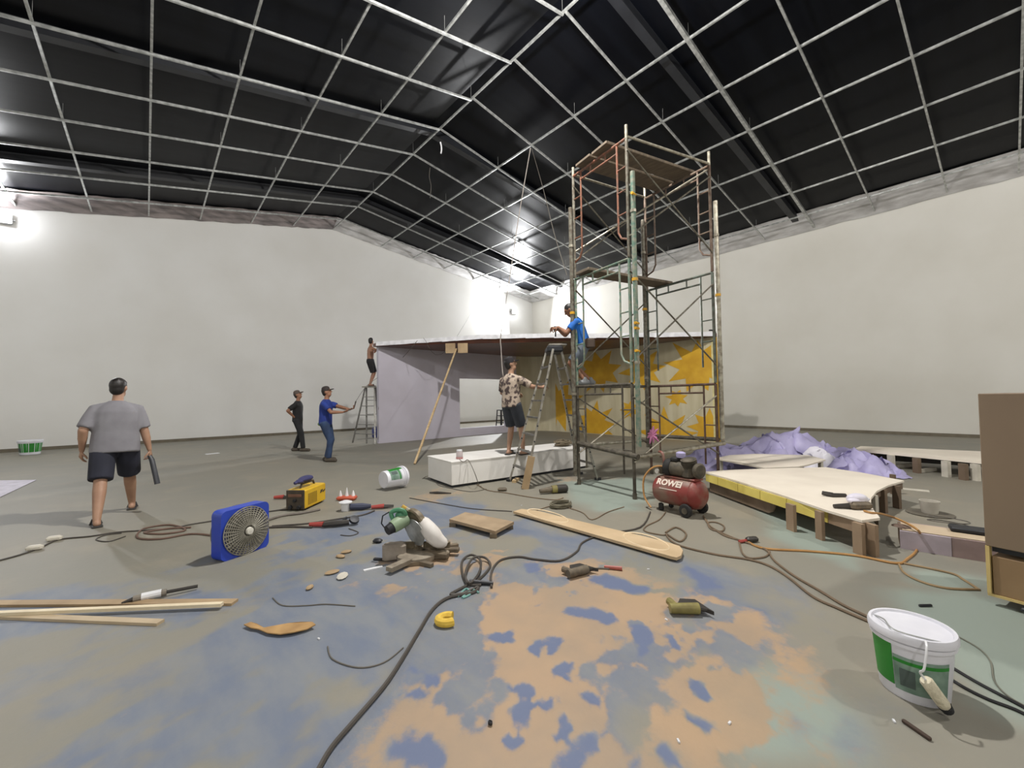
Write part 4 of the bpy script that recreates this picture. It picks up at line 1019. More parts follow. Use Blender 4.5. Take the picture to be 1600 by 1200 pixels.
MB().box((Ll/2+.3, Wl/2+.02, Hl-.009), (Ll+.56, Wl-.06, .018)).build('top_panel', m_lbt, t, smooth=0)
MB().box((Ll/2+.3, Wl, Hl/2), (Ll+.6, .018, Hl)).build('back_panel', m_lbox2, t, smooth=0)
q = P(1408, 823, Hl); solo(MB().lathe([(.055, 0), (.07, .004), (.06, .012), (.02, .008)], n=16), 'rusty_dish', mat('rust_dish', (112, 92, 80), .7), 'small rusty disc on the end of the lavender box', 'dish', q)
q = P(1519, 832, Hl); solo(MB().rbox((0, 0, .02), (.28, .16, .04), .01), 'black_tray', m_beam, 'flat black tray on the lavender box next to the cabinet', 'tray', q, rzl)
q = P(1482, 821, Hl); solo(MB().path(smooth_path([(.14*math.cos(a*.7), .07*math.sin(a*.7), .012+.004*a) for a in range(16)], 3), .005, 5), 'wire_coil', m_wire, 'thin loose dark wire coil on the lavender box', 'wire', q, rzl)
# cup behind the stage
q = P(1453, 803); t = thing('paint_cup', 'white plastic cup standing on a dark plate behind the stage', 'cup', q)
MB().lathe([(.2, 0), (.21, .008), (.1, .014)], n=18).build('plate', mat('dirty_plate', (98, 92, 80), .7), t)
MB().lathe([(.07, .012), (.09, .15), (.082, .15), (.063, .02)], n=18).build('body', mat('dusty_white', (196, 190, 178), .6), t)
# ================================================================== brown cabinet at the right
c0 = P(1544, 944); ce = P(1600, 967); o_, rzc, _ = frame2(c0, ce); rzc = math.atan2(-1, -.22)
zl0, zu0, zu1 = zat(c0, 926), zat(c0, 852), zat(c0, 615)
cab = thing('cabinet', 'tall brown board cabinet on castors at the right edge', 'cabinet', o_, rzc)
m_cab = mat('cabinet_board', (124, 106, 86), .6, c2=(116, 98, 79), scale=1.5, stretch=(1, 1, .4)); m_cabl = mat('cabinet_lower', (146, 120, 86), .6, c2=(132, 106, 75), scale=2)
m_cabe = mat('cabinet_edge', (196, 172, 112), .6)
CL, CW = 1.2, .62
MB().rbox((CL/2, CW/2, (zu0+zu1)/2), (CL, CW, zu1-zu0), .004).build('upper_body', m_cab, cab, smooth=0)
MB().rbox((CL/2+.012, CW/2, (zl0+zu0)/2-.03), (CL-.024, CW-.02, zu0-zl0-.06), .004).build('lower_body', m_cabl, cab, smooth=0)
MB().box((CL/2, .016, zl0-.008), (CL, .03, .016)).build('bottom_lip', m_cabe, cab, smooth=0)
MB().box((.009, .02, (zl0+zu0)/2), (.018, .05, zu0-zl0)).build('side_strip', m_cabe, cab, smooth=0)
MB().box((CL/2, .06, zu0-.02), (CL-.04, .03, .04)).build('painted_gap_shadow', m_beam, cab, smooth=0)  # solid dark bar painted in for the shadow under the upper body
for x in (.17, CL-.17):
    for y in (.10, CW-.12):
        cs = MB().box((x, y, zl0-.03), (.05, .05, .03)).build('castor', m_beam, cab, smooth=0)
        MB().tube((x, y-.015, .03), (x, y+.015, .03), .03, n=14).build('wheel', m_beam, cs)
MB().rbox((.17, .02, .035), (.05, .11, .025), .006).build('brake_lever', m_beam, cab)

# ================================================================== machines and tools on the floor
def plate_text(txt, size, m_, parent, M4, name='lettering', shear=0., weight=0.):
    me = text_mesh(txt, size, name, .001, shear, weight); me.transform(M4); me.materials.append(m_)
    o = bpy.data.objects.new(name, me); COL.objects.link(o); o.parent = parent; o['kind'] = 'stuff'; return o
m_red = mat('compressor_red', (126, 50, 44), .5, c2=(122, 96, 82), scale=5, thr=(.42, .66)); m_tyre = mat('rubber', (34, 33, 32), .75)
m_cast = mat('dusty_cast_iron', (66, 62, 54), .65, .2, c2=(96, 88, 74), scale=14)
m_orange = mat('orange_hose', (180, 134, 78), .5)
# air compressor
c_a, c_b = P(1020, 795), P(1076, 809)
o_, rzk, Lk = frame2(c_a, c_b); sk_ = 657/c_a.dot(F0)
comp = thing('air_compressor', 'dusty red air compressor with a dark motor and pump on its tank', 'compressor', o_, rzk)
TL, TR_ = 80/sk_, 21.5/sk_; TZ = TR_+.075; x0 = -.03; ty = .13
MB().lathe([(.02, -.0), (TR_*.62, .012), (TR_*.9, .05), (TR_, .1), (TR_, TL-.1), (TR_*.9, TL-.05), (TR_*.62, TL-.012), (.02, TL)], (x0, ty, TZ), (1, 0, 0), 28).build('tank', m_red, comp)
MB().lathe([(TR_+.002, 0), (TR_+.006, .006), (TR_+.002, .012)], (x0+TL-.11, ty, TZ), (1, 0, 0), 28, False).build('weld_seam', m_red, comp)
for y in (-.03, ty+.16):
    wl = MB().lathe([(.02, 0), (.07, .004), (.078, .012), (.078, .034), (.07, .042), (.02, .046)], (x0+TL-.14, y-.02, .078), (0, 1, 0), 20).build('wheel', m_tyre, comp)
    MB().lathe([(.001, 0), (.035, .0), (.03, .056), (.001, .056)], (x0+TL-.14, y-.025, .078), (0, 1, 0), 12).build('hub', m_cast, wl)
MB().rbox((x0+TL-.14, ty, .10), (.05, .26, .05), .01).build('axle_bracket', m_red, comp)
for y in (.03, ty+.1): MB().rbox((x0+.13, y, .045), (.06, .045, .09), .012).build('front_foot', m_tyre, comp)
zt_ = TZ+TR_
MB().rbox((x0+TL*.58, ty, zt_+.0), (TL*.66, .16, .02), .004).build('motor_plate', m_red, comp)
MB().lathe([(.03, 0), (.088, .01), (.095, .03), (.095, .24), (.085, .26), (.03, .265)], (x0+TL*.28, ty-.0, zt_+.10), (1, 0, 0), 22).build('motor', m_cast, comp)
MB().lathe([(.02, 0), (.1, .0), (.11, .02), (.11, .07), (.1, .085), (.02, .085)], (x0+TL*.25, ty, zt_+.10), (1, 0, 0), 22).build('fan_shroud', m_tyre, comp)
MB().rbox((x0+TL*.45, ty-.01, zt_+.21), (.10, .1, .05), .012).build('terminal_box', m_tyre, comp)
MB().rbox((x0+TL*.72, ty, zt_+.075), (.14, .17, .15), .03).build('pump_block', m_cast, comp)
cyl = MB(); cyl.lathe([(.045, 0), (.075, .0), (.075, .09), (.06, .1), (.03, .1)], (x0+TL*.72, ty, zt_+.14), (0, -.25, 1), 18)
cy_ = cyl.build('pump_cylinder', m_cast, comp)
b = MB()
for i in range(5): b.lathe([(.07, 0), (.09, 0), (.09, .008), (.07, .008)], (x0+TL*.72, ty-.004*i, zt_+.15+.017*i), (0, -.25, 1), 18)
o = b.build('cooling_fins', m_cast, cy_, kind='stuff')
MB().lathe([(.02, 0), (.085, .006), (.09, .03), (.07, .05), (.02, .055)], (x0+TL*.90, ty-.02, zt_+.11), (1, -.3, 0), 20).build('belt_cover', m_cast, comp)
MB().lathe([(.02, 0), (.05, .0), (.055, .015), (.055, .055), (.03, .07), (.005, .07)], (x0+TL*.55, ty, zt_+.235), (0, 0, 1), 16).build('air_filter', m_sheet, comp)
MB().path(smooth_path([(x0+.05, ty+.1, zt_-.06), (x0+.03, ty+.1, zt_+.22), (x0+.03, ty+.02, zt_+.27), (x0+.12, ty-.03, zt_+.26), (x0+.15, ty-.03, zt_+.12)], 4), .016, 8).build('handle', m_red, comp)
rg = MB().rbox((x0+TL*.16, ty-.03, zt_+.06), (.07, .07, .1), .015).build('pressure_switch', m_cast, comp)
MB().lathe([(.002, 0), (.028, 0), (.028, .02), (.002, .02)], (x0+TL*.13, ty-.09, zt_+.05), (0, -1, 0), 14).build('gauge', mat('gauge_face', (190, 186, 176), .4), rg)
MB().path(smooth_path([(x0+.2, ty, zt_+.1), (x0+.05, ty-.1, zt_+.10), (x0-.08, ty-.14, zt_-.05), (x0-.07, ty-.16, .15), (x0+.05, ty-.19, .03)], 5), .012, 6).build('outlet_hose', m_orange, comp)
th = math.radians(38); n_ = V((0, -math.cos(th), math.sin(th))); upv = V((0, math.sin(th), math.cos(th)))
M4 = M((V((1, 0, 0)), upv, n_)).transposed().to_4x4(); M4.translation = V((x0+TL*.43, ty, TZ))+n_*(TR_+.001)
plate_text('ROWEI', .105, mat('white_letter', (226, 210, 196), .5), comp, M4, weight=.004)
M5 = M4.copy(); M5.translation = V((x0+TL*.45, ty, TZ))+V((0, -math.cos(th*.35), math.sin(th*.35)))*(TR_+.002)
q2 = V((0, -math.cos(th*.35), math.sin(th*.35))); MB().bar(V((x0+TL*.25, ty, TZ))+q2*(TR_+.001), V((x0+TL*.62, ty, TZ))+q2*(TR_+.001), .010, .003, up=q2).build('white_stripe', mat('white_letter', (226, 210, 196), .5), comp)

# drum fan
m_fanb = mat('fan_blue', (34, 62, 178), .45, c2=(44, 70, 168), scale=5); m_grill = mat('dusty_grille', (150, 146, 134), .5, .3, c2=(122, 118, 106), scale=20); m_blade = mat('fan_blade', (142, 138, 126), .6, c2=(112, 108, 98), scale=10)
fa_, fb_ = P(345, 880), P(420, 853); o_, rzf, Lf = frame2(fa_, fb_); Hf = zat(fa_, 801); DP = .13
fan = thing('box_fan', 'square blue drum fan with a dusty round wire grille', 'fan', o_, rzf)
S_ = (Lf+Hf)/2; RF = min(Lf, Hf)*.488; cxf, czf = Lf/2, Hf/2
def sq(r): # rounded square outline in x-z
    pts = []
    for (cx_, cz_, a0) in ((Lf-r, r, -90), (Lf-r, Hf-r, 0), (r, Hf-r, 90), (r, r, 180)):
        for i in range(5):
            a = math.radians(a0+i*22.5); pts.append((cx_+r*math.cos(a), cz_+r*math.sin(a)))
    return pts
out = sq(.05); n = len(out); b = MB()
circ = []
for (x, z) in out:
    a = math.atan2(z-czf, x-cxf); circ.append((cxf+RF*math.cos(a), czf+RF*math.sin(a)))
for y in (0, DP): b.add([V((x, y, z)) for x, z in out]+[V((x, y, z)) for x, z in circ], [])
base_i = 0
F_ = []
for i in range(n):
    j_ = (i+1) % n
    F_ += [(i, j_, n+j_, n+i), (2*n+j_, 2*n+i, 3*n+i, 3*n+j_), (j_, i, 2*n+i, 2*n+j_), (n+i, n+j_, 3*n+j_, 3*n+i)]
b.f += F_
b.build('housing', m_fanb, fan, smooth=40)
for yy, nm in ((-.012, 'front_grille'), (DP+.012, 'rear_grille')):
    b = MB()
    for r_ in [RF*(1-.085*q_) for q_ in range(11)]:
        b.path([(cxf+r_*math.cos(a), yy-(.03*(1-r_/RF) if yy < 0 else -.02), czf+r_*math.sin(a)) for a in np.linspace(0, 2*PI, 33)], .006, 5)
    for i in range(36):
        a = i/36*2*PI; b.path([(cxf+.05*math.cos(a), yy-(.03 if yy < 0 else -.02), czf+.05*math.sin(a)), (cxf+RF*math.cos(a), yy, czf+RF*math.sin(a))], .006, 5)
    b.build(nm, m_grill, fan, kind='stuff')
MB().lathe([(.002, 0), (.034, .0), (.03, .02), (.002, .024)], (cxf, -.04, czf), (0, -1, 0), 18).build('hub_cap', mat('hub_white', (226, 222, 210), .4), fan)
MB().lathe([(.002, 0), (.07, .0), (.07, .1), (.002, .1)], (cxf, .04, czf), (0, 1, 0), 18).build('motor', m_blade, fan)
for i in range(4):
    a0 = i*PI/2+.3; b = MB(); ring = []
    for t_ in (0, .33, .66, 1):
        rr_ = .06+(RF-.08)*t_; w_ = .42+.12*t_
        ring += [V((cxf+rr_*math.cos(a0-w_), .05, czf+rr_*math.sin(a0-w_))), V((cxf+rr_*math.cos(a0+w_), .11, czf+rr_*math.sin(a0+w_)))]
    b.add(ring+[q+V((0, .004, 0)) for q in ring], [(2*i_, 2*i_+1, 2*i_+3, 2*i_+2) for i_ in range(3)]+[(8+2*i_+2, 8+2*i_+3, 8+2*i_+1, 8+2*i_) for i_ in range(3)])
    b.build('blade', m_blade, fan)

# welding machine
m_wy = mat('welder_yellow', (216, 176, 40), .45, c2=(200, 158, 36), scale=4); m_wd = mat('welder_dark', (58, 50, 42), .5, c2=(80, 70, 56), scale=14)
wa, wb, wc = P(477, 798), P(509, 783), P(455, 795)
d1 = wb-wa; rzw = math.atan2(d1.y, d1.x); Lw = d1.length; Ww = max(.16, (wc-wa).length); Hw = zat(wa, 766)
wel = thing('welding_machine', 'yellow welding machine with a dark panel standing on the grey floor', 'welder', wa, rzw)
MB().rbox((Lw/2, Ww/2, Hw/2+.01), (Lw, Ww, Hw-.02), .012).build('case', m_wy, wel)
MB().rbox((-.006, Ww/2, Hw/2+.01), (.02, Ww*.94, Hw*.94), .006).build('front_panel', m_wd, wel)
MB().rbox((-.02, Ww/2, Hw*.74), (.012, Ww*.7, Hw*.14), .004).build('display_strip', mat('panel_brown', (120, 84, 66), .5), wel)
for y in (.28, .72): MB().lathe([(.001, 0), (.026, 0), (.022, .03), (.001, .03)], (-.016, Ww*y, Hw*.18), (-1, 0, 0), 12).build('socket', m_beam, wel)
MB().lathe([(.001, 0), (.022, 0), (.018, .025), (.001, .025)], (-.016, Ww*.5, Hw*.5), (-1, 0, 0), 12).build('dial', m_beam, wel)
for i in range(8): MB().box((Lw*.14+i*Lw*.055, -.002, Hw*.5), (Lw*.018, .006, Hw*.55)).build('vent_slot', mat('vent_dark_yellow', (140, 116, 50), .6), wel, smooth=0)  # slots in a darker yellow than the case
b = MB()
for x, z, w_, h_, sh_ in ((.70, .56, .05, .16, .3), (.77, .60, .04, .13, .3), (.83, .57, .06, .09, .3), (.90, .61, .035, .08, .3)):
    b.prism([(Lw*(x+sh_*k_*h_*.3), -.001, Hw*(z+k_*h_)) for k_ in (0,)]+[(Lw*(x+w_), -.001, Hw*z), (Lw*(x+w_+.03), -.001, Hw*(z+h_)), (Lw*(x+.03), -.001, Hw*(z+h_))], (0, -.003, 0))
b.build('dark_mark', m_wd, wel, smooth=0)
MB().path([(Lw*.2, Ww/2, Hw), (Lw*.25, Ww/2, Hw+.05), (Lw*.8, Ww/2, Hw+.05), (Lw*.85, Ww/2, Hw)], .014, 8).build('carry_handle', m_wd, wel)
MB().rbox((Lw/2, Ww/2, .005), (Lw*.8, Ww*.8, .01), .002).build('feet_plate', m_beam, wel)
q = wa+V((0, 0, Hw)); b = MB(); b.ell((0, 0, .045), (.14, .07, .04)); b.ell((-.12, .01, .03), (.06, .05, .03)); b.path([(-.1, 0, .04), (-.2, .03, .02)], [.03, .02], 6)
gl = solo(b, 'work_gloves', mat('indigo_glove', (60, 60, 104), .8), 'indigo work gloves lying on top of the yellow welder', 'gloves', wa+V((math.cos(rzw)*Lw*.45-math.sin(rzw)*Ww*.5, math.sin(rzw)*Lw*.45+math.cos(rzw)*Ww*.5, Hw+.06)), rzw)
# mitre saw with dust bag
ms0 = P(652, 872); dms = ms0.dot(F0)
J = lambda px, py, dd=0.: AT(px, py, dms+dd)
saw = thing('mitre_saw', 'dusty mitre saw with a green motor and a white dust bag', 'saw', ms0)
m_sgr = mat('saw_green', (62, 130, 92), .5, c2=(84, 136, 104), scale=10); m_sgl = mat('pale_green', (136, 156, 126), .5, c2=(120, 138, 112), scale=8); m_smet = mat('dusty_metal', (128, 116, 94), .55, .3, c2=(92, 82, 66), scale=18)
m_saw2 = mat('sawdust_grey', (142, 132, 116), .75, c2=(116, 106, 92), scale=16)
a_ = MB(); a_.path([J(634, 812, .05), J(622, 818, -.02), J(613, 824, -.06)], [.055, .062, .055], 14); a_.build('motor', m_sgl, saw, world=True)
MB().path([J(613, 824, -.06), J(605, 829, -.1)], [.05, .042], 14).build('motor_cap', m_beam, saw, world=True)
MB().path(smooth_path([J(616, 815, 0), J(611, 802, 0), J(620, 797, 0), J(630, 798, 0), J(634, 808, .04), J(633, 822, .04)], 4), [.02]*21, 8).build('handle', m_sgr, saw, world=True)
MB().ell(J(627, 806, .04), (.055, .05, .06)).build('gear_housing', m_sgr, saw, world=True)
ax_ = (J(634, 812, .05)-J(613, 824, -.06)).normalized()
gd = MB().lathe([(.02, 0), (.14, .0), (.15, .012), (.15, .05), (.14, .06), (.02, .06)], J(645, 822, .08), ax_, 24).build('blade_guard', m_smet, saw, world=True)
MB().lathe([(.01, 0), (.125, .0), (.125, .003), (.01, .003)], J(648, 832, .04), ax_, 32).build('saw_blade', m_galv, saw, world=True)
MB().path(smooth_path([J(650, 862, .05), J(655, 845, .2), J(648, 828, .16)], 4), .04, 8).build('pivot_arm', m_smet, saw, world=True)
MB().path([J(632, 793, .1), J(645, 802, .1), J(658, 812, .08)], [.018, .022, .022], 8).build('dust_tube', mat('tube_grey', (170, 162, 140), .5), saw, world=True)
MB().path([J(628, 791, .1), J(634, 795, .1)], [.02, .022], 8).build('tube_end', mat('amber_tip', (190, 150, 50), .5), saw, world=True)
MB().path(smooth_path([J(656, 810, .06), J(662, 817, .04), J(672, 830, 0), J(684, 844, 0), J(698, 850, .02)], 4), [.02, .03, .042, .05, .058, .062, .066, .07, .072, .074, .074, .07, .066, .06, .05, .04, .02], 12).build('dust_bag', mat('white_bag', (224, 220, 214), .7, c2=(206, 200, 194), scale=8, bump=.15), saw, world=True)
RZC = M.Rotation(-YAW, 3, 'Z')
b = MB(); b.lathe([(.17, 0), (.18, .02), (.18, .05), (.16, .06)], ms0, (0, 0, 1), 26); b.build('turntable', m_saw2, saw, world=True)
MB().rbox(ms0+V((0, 0, .03))+F0*.02, (.56, .16, .05), .012, RZC).build('base', m_saw2, saw, world=True)
for sx in (-1, 1): MB().rbox(ms0+R0*(sx*.16)+F0*.07+V((0, 0, .085)), (.24, .025, .07), .006, RZC).build('fence', m_smet, saw, world=True)
MB().bar(ms0+V((0, 0, .04))-F0*.1, ms0+V((0, 0, .04))-F0*.34-R0*.15, .07, .035).build('mitre_arm', m_saw2, saw, world=True, smooth=0)
MB().path([J(608, 800, 0), J(598, 806, 0), J(596, 818, 0), J(602, 826, -.05)], .006, 6).build('power_cord', m_beam, saw, world=True)
# offcuts around the saw
grp = 'wood offcuts heaped round the saw'
m_off = mat('offcut', (120, 106, 86), .75, c2=(88, 78, 64), scale=9)
rnd = random.Random(21)
for i, (px_, py_, L_, an, lab) in enumerate(((688, 860, .34, .5, 'long dark offcut right of the mitre saw under the white bag'), (676, 868, .3, -.35, 'brown offcut lying in front of the white dust bag'), (700, 862, .2, -.1, 'short offcut at the far right end of the saw heap'), (640, 884, .2, .25, 'small offcut on the sand in front of the saw'), (664, 884, .16, -.5, 'thin dark splinter in the sand below the saw heap'))):
    q = P(px_, py_, .03 if i < 3 else .0)
    solo(MB().rbox((0, 0, .018), (L_, rnd.uniform(.035, .07), .035), .004), 'wood_offcut', m_off, lab, 'offcut', q, an-YAW, grp, smooth=0)
q = P(616, 874); solo(MB().rbox((0, 0, .07), (.2, .12, .14), .02), 'cardboard_carton', mat('greige_carton', (150, 140, 128), .8, c2=(128, 118, 106), scale=10), 'small dusty greige carton left of the saw base', 'carton', q, .3-YAW)
q = P(590, 848); solo(MB().rbox((0, 0, .02), (.09, .06, .04), .015), 'dark_plug', m_beam, 'small dark plug on the blue floor left of the saw', 'plug', q, -.8)
q = P(591, 880); solo(MB().rbox((0, 0, .01), (.13, .03, .02), .006), 'knife_handle', m_beam, 'black knife handle beside a white strip left of the saw heap', 'knife', q+F0*.06, -.2-YAW)
q = P(583, 889); solo(MB().box((0, 0, .004), (.15, .03, .008)), 'plastic_strip', m_white_pl, 'short bright white strip on the floor left of the saw heap', 'strip', q, .55-YAW, smooth=0)
# tray with upright tips
q = P(542, 781); t = thing('tip_tray', 'small orange-red tray with white upright tips right of the welder', 'tray', q, -YAW)
m_or = mat('orange_red', (196, 92, 66), .5)
MB().rbox((0, 0, .03), (.26, .13, .05), .015).build('tray', m_or, t)
for x in (-.09, 0, .09): MB().lathe([(.026, .05), (.018, .09), (.006, .13 if x else .17)], (x, 0, 0), n=10).build('tip', m_white_pl, t)
q = P(540, 798); t = thing('capped_tin', 'small white capped tin with a dark grip lying right of the welder', 'tin', q, -YAW)  # plain capped can with a grip, gives no light
MB().lathe([(.05, 0), (.055, .01), (.055, .09), (.08, .1), (.08, .112), (.03, .13)], n=16).build('body', m_white_pl, t)
MB().path([(.06, 0, .05), (.2, .02, .045), (.3, .06, .04)], [.04, .045, .025], 9).build('grip', mat('navy_grip', (58, 62, 84), .6), t)
# clamps and grinder
m_clred = mat('clamp_red', (168, 66, 58), .5)
def clamp(px_, py_, rz_, lab, L_=.2):
    t = thing('electrode_clamp', lab, 'clamp', P(px_, py_), rz_-YAW)
    MB().path([(-L_/2, 0, .03), (L_*.1, 0, .035)], [.022, .028], 8).build('grip', m_clred, t)
    MB().path([(L_*.08, .012, .035), (L_*.55, .018, .03)], [.016, .008], 6).build('jaw', m_dktool, t); MB().path([(L_*.08, -.012, .025), (L_*.55, -.012, .022)], [.016, .008], 6).build('jaw', m_dktool, t); return t
clamp(502, 824, -.05, 'red handled welding clamp in front of the tin on the floor', .26)
clamp(597, 795, .25, 'red brown clamp on the cable left of the green saw', .26); clamp(441, 780, .1, 'red clamp lying on the floor left of the welder', .22)
q = P(533, 823); t = thing('angle_grinder', 'dark angle grinder lying by the red welding clamp', 'tool', q, .2-YAW)
MB().path([(-.18, 0, .035), (-.05, 0, .04), (.08, .02, .04)], [.026, .034, .03], 9).build('body', m_dktool, t)
MB().lathe([(.01, 0), (.055, 0), (.05, .025), (.01, .03)], (.13, .04, .05), (.3, -.5, .8), 16).build('disc_guard', m_beam, t); MB().path([(0, 0, .05), (.04, .09, .07)], [.014, .016], 7).build('side_handle', m_beam, t)
# buckets
m_bgreen = mat('bucket_green', (34, 132, 40), .45); m_bwhite = mat('bucket_white', (222, 222, 228), .38, c2=(208, 208, 216), scale=5); m_blab = mat('bucket_label', (128, 152, 138), .45, c2=(96, 122, 108), scale=14); m_blab2 = mat('bucket_print', (78, 92, 88), .5)
def bucket(label, R_, H_, loc, rot=None, ga=(0, 0), la=(0, 0), dirt=False):
    t = thing('paint_bucket', label, 'bucket', loc); 
    if rot is not None: t.rotation_euler = rot
    MB().lathe([(R_*.80, 0), (R_*.83, .008), (R_*.98, H_*.9), (R_*.98, H_*.9)], n=36).build('body', m_bwhite, t)
    MB().lathe([(R_*.97, H_*.80), (R_*1.03, H_*.81), (R_*1.03, H_*.86), (R_*.98, H_*.87)], n=36, cap=False).build('rim_band', m_bwhite, t)
    MB().lathe([(R_*1.0, H_*.88), (R_*1.07, H_*.885), (R_*1.08, H_*.95), (R_*1.04, H_), (R_*.97, H_), (R_*.94, H_*.965), (.01, H_*.965)], n=36).build('lid', m_bwhite, t)
    def patch(nm, a0, a1, z0, z1, m_, off=.0012):
        n_ = 12; vs = []
        for i in range(n_+1):
            a = a0+(a1-a0)*i/n_
            for z in (z0, z1):
                r_ = R_*(.83+.15*(z/H_-.02)/.88)+off; vs.append(V((r_*math.cos(a), r_*math.sin(a), z)))
        MB().add(vs, [(2*i, 2*i+2, 2*i+3, 2*i+1) for i in range(n_)]).build(nm, m_, t, smooth=60)
    patch('green_label', ga[0], ga[1], H_*.18, H_*.8, m_bgreen)
    patch('pale_label', la[0], la[1], H_*.14, H_*.66, m_blab); patch('green_stripe', la[0], la[1], H_*.56, H_*.61, m_bgreen, .002); patch('dark_print', la[0]+.15, la[0]+.55, H_*.22, H_*.48, m_blab2, .002)
    return t
bc = P(1428, 1078); Hbk = zat(bc, 975); Rb = .148
vd = math.atan2(-bc.y, -bc.x)            # direction from the bucket towards the camera
bk = bucket('large white and green paint bucket with lid in the right foreground', Rb, Hbk, bc, None, (vd-1.45, vd-.52), (vd-.50, vd+1.0))
MB().path(smooth_path([V((Rb*1.06*math.cos(vd-1.9), Rb*1.06*math.sin(vd-1.9), Hbk*.93)), V((Rb*.7*math.cos(vd-1.2), Rb*.7*math.sin(vd-1.2), Hbk+.006)), V((Rb*1.0*math.cos(vd-.3), Rb*1.0*math.sin(vd-.3), Hbk+.008)), V((Rb*1.06*math.cos(vd+1.2), Rb*1.06*math.sin(vd+1.2), Hbk*.93))], 6), .0035, 6).build('wire_handle', m_galv, bk)
# roller leaning on the bucket
r0_, r1_ = AT(1446, 1062, bc.dot(F0)-.17), P(1480, 1119); r1_.z = .03; dr_ = (r0_-r1_).normalized()
ro = thing('paint_roller', 'white paint roller leaning against the front of the big bucket', 'roller', (r1_.x, r1_.y, 0))
MB().path([r1_+dr_*.015, r1_+dr_*.03, r0_-dr_*.01, r0_], [.021, .025, .025, .019], 14).build('sleeve', mat('roller_fleece', (214, 206, 182), .9, c2=(196, 188, 164), scale=60, bump=.5), ro, world=True)
MB().path([r1_+dr_*.02, r1_-dr_*.008], [.026, .022], 12).build('end_cap', m_beam, ro, world=True)
MB().path(smooth_path([r0_, r0_+dr_*.04, AT(1444, 1045, bc.dot(F0)-.19), AT(1448, 1012, bc.dot(F0)-.18), AT(1446, 1002, bc.dot(F0)-.15)], 4), .0045, 6).build('wire_arm', m_white_pl, ro, world=True)
bl0 = P(606, 766); zl = .165; av = cdir(.62, .78)
ang = math.atan2(av.y, av.x)
bp_ = P(599, 767); bucket('white and green paint bucket lying on its side by the white box', .155, .37, V((bp_.x, bp_.y, .168)), (0, PI/2, ang), (PI-.9, PI+.45), (PI+.45, PI+1.6)) 
bz = P(47, 710); vd2 = math.atan2(-bz.y, -bz.x)
bucket('green paint bucket at the foot of the wall on the far left', .24, .40, bz, None, (vd2-1.5, vd2+1.5), (vd2-1.5, vd2-1.4))
# plank with rounded end
ZP = .045
pk = [P(x, y, ZP) for x, y in ((802, 799), (1048, 869), (1057, 871), (1064, 868), (1067, 860), (1062, 853), (1040, 846), (880, 808), (840, 798), (815, 795))]
ck = sum(pk, V())/len(pk)
plk = thing('plank', 'long pale board with rounded end and two drawn ovals lying on the floor', 'plank', (ck.x, ck.y, 0))
MB().prism([V((q.x, q.y, ZP-.025)) for q in pk[::-1]], (0, 0, .025)).build('board', mat('board_tan', (196, 172, 138), .65, c2=(180, 156, 122), scale=3), plk, world=True, smooth=0)
m_oval = mat('oval_pale', (226, 204, 168), .6)
for ex, ey, rx, ry, sl in ((1010, 846, 36, 10, .26), (856, 806, 32, 7, .24)):
    pts = []
    for a in np.linspace(0, 2*PI, 33):
        u_, v_ = rx*math.cos(a), ry*math.sin(a); pts.append(P(ex+u_, ey+v_+u_*sl, ZP+.001))
    MB().path(pts, .008, 4).build('drawn_oval', m_oval, plk, world=True)
for x, y in ((830, 803), (1030, 860)): 
    q = P(x, y); MB().box((q.x, q.y, .01), (.1, .1, .02)).build('spacer_block', m_off, plk, world=True)
# plywood square on blocks
ZY = .075
py4 = [P(x, y, ZY) for x, y in ((702, 811), (774, 830), (803, 815), (727, 800))]; cyy = sum(py4, V())/4
ply = thing('plywood_board', 'square dusty plywood board raised on blocks behind the saw', 'board', (cyy.x, cyy.y, 0))
MB().prism([V((q.x, q.y, ZY-.03)) for q in py4], (0, 0, .03)).build('board', mat('dusty_ply', (168, 146, 118), .7, c2=(146, 126, 100), scale=5), ply, world=True, smooth=0)
for q in py4:
    q = q.lerp(cyy, .12); MB().box((q.x, q.y, (ZY-.03)/2), (.07, .07, ZY-.03), RZC).build('block', m_off, ply, world=True, smooth=0)
# long wood strips at the left
grp = 'wood strips laid on the floor at the left'
for a, c, w_, h_, z, m_, lab in (((-300, 947), (367, 943), .07, .018, 0, m_ply, 'grey brown wood strip, the one farthest from the camera at left'), ((-300, 978), (347, 951), .035, .022, .018, mat('bright_strip', (222, 208, 178), .6, c2=(206, 190, 160), scale=4), 'bright pale wood strip lying on top of the other strips at left'), ((-300, 952), (251, 975), .055, .018, 0, mat('tan_strip', (184, 166, 138), .65, c2=(168, 150, 122), scale=4), 'tan wood strip, the one nearest the camera at left')):
    p0, p1 = P(*a), P(*c); mdp = (p0+p1)/2; dd_ = p1-p0
    solo(MB().box((0, 0, h_/2), (dd_.length, w_, h_)), 'wood_strip', m_, lab, 'strip', V((mdp.x, mdp.y, z)), math.atan2(dd_.y, dd_.x), grp, smooth=0)
p0, p1 = P(208, 943), P(309, 921); dd_ = p1-p0; t = thing('sealant_gun', 'thin sealant gun with a white label lying behind the wood strips', 'tool', p0, math.atan2(dd_.y, dd_.x))
Lg = dd_.length
MB().path([(0, 0, .03), (Lg*.5, 0, .03)], .024, 10).build('cartridge', mat('dusty_cartridge', (128, 120, 108), .6), t); MB().path([(Lg*.12, 0, .032), (Lg*.42, 0, .032)], .026, 10).build('paper_label', m_white_pl, t, label='white paper label')
MB().path([(Lg*.5, 0, .03), (Lg, 0, .025)], .012, 8).build('rod', m_dktool, t); MB().path([(-.06, 0, .02), (0, 0, .03)], [.006, .016], 8).build('nozzle', m_dktool, t)
b = MB(); rnd = random.Random(4)
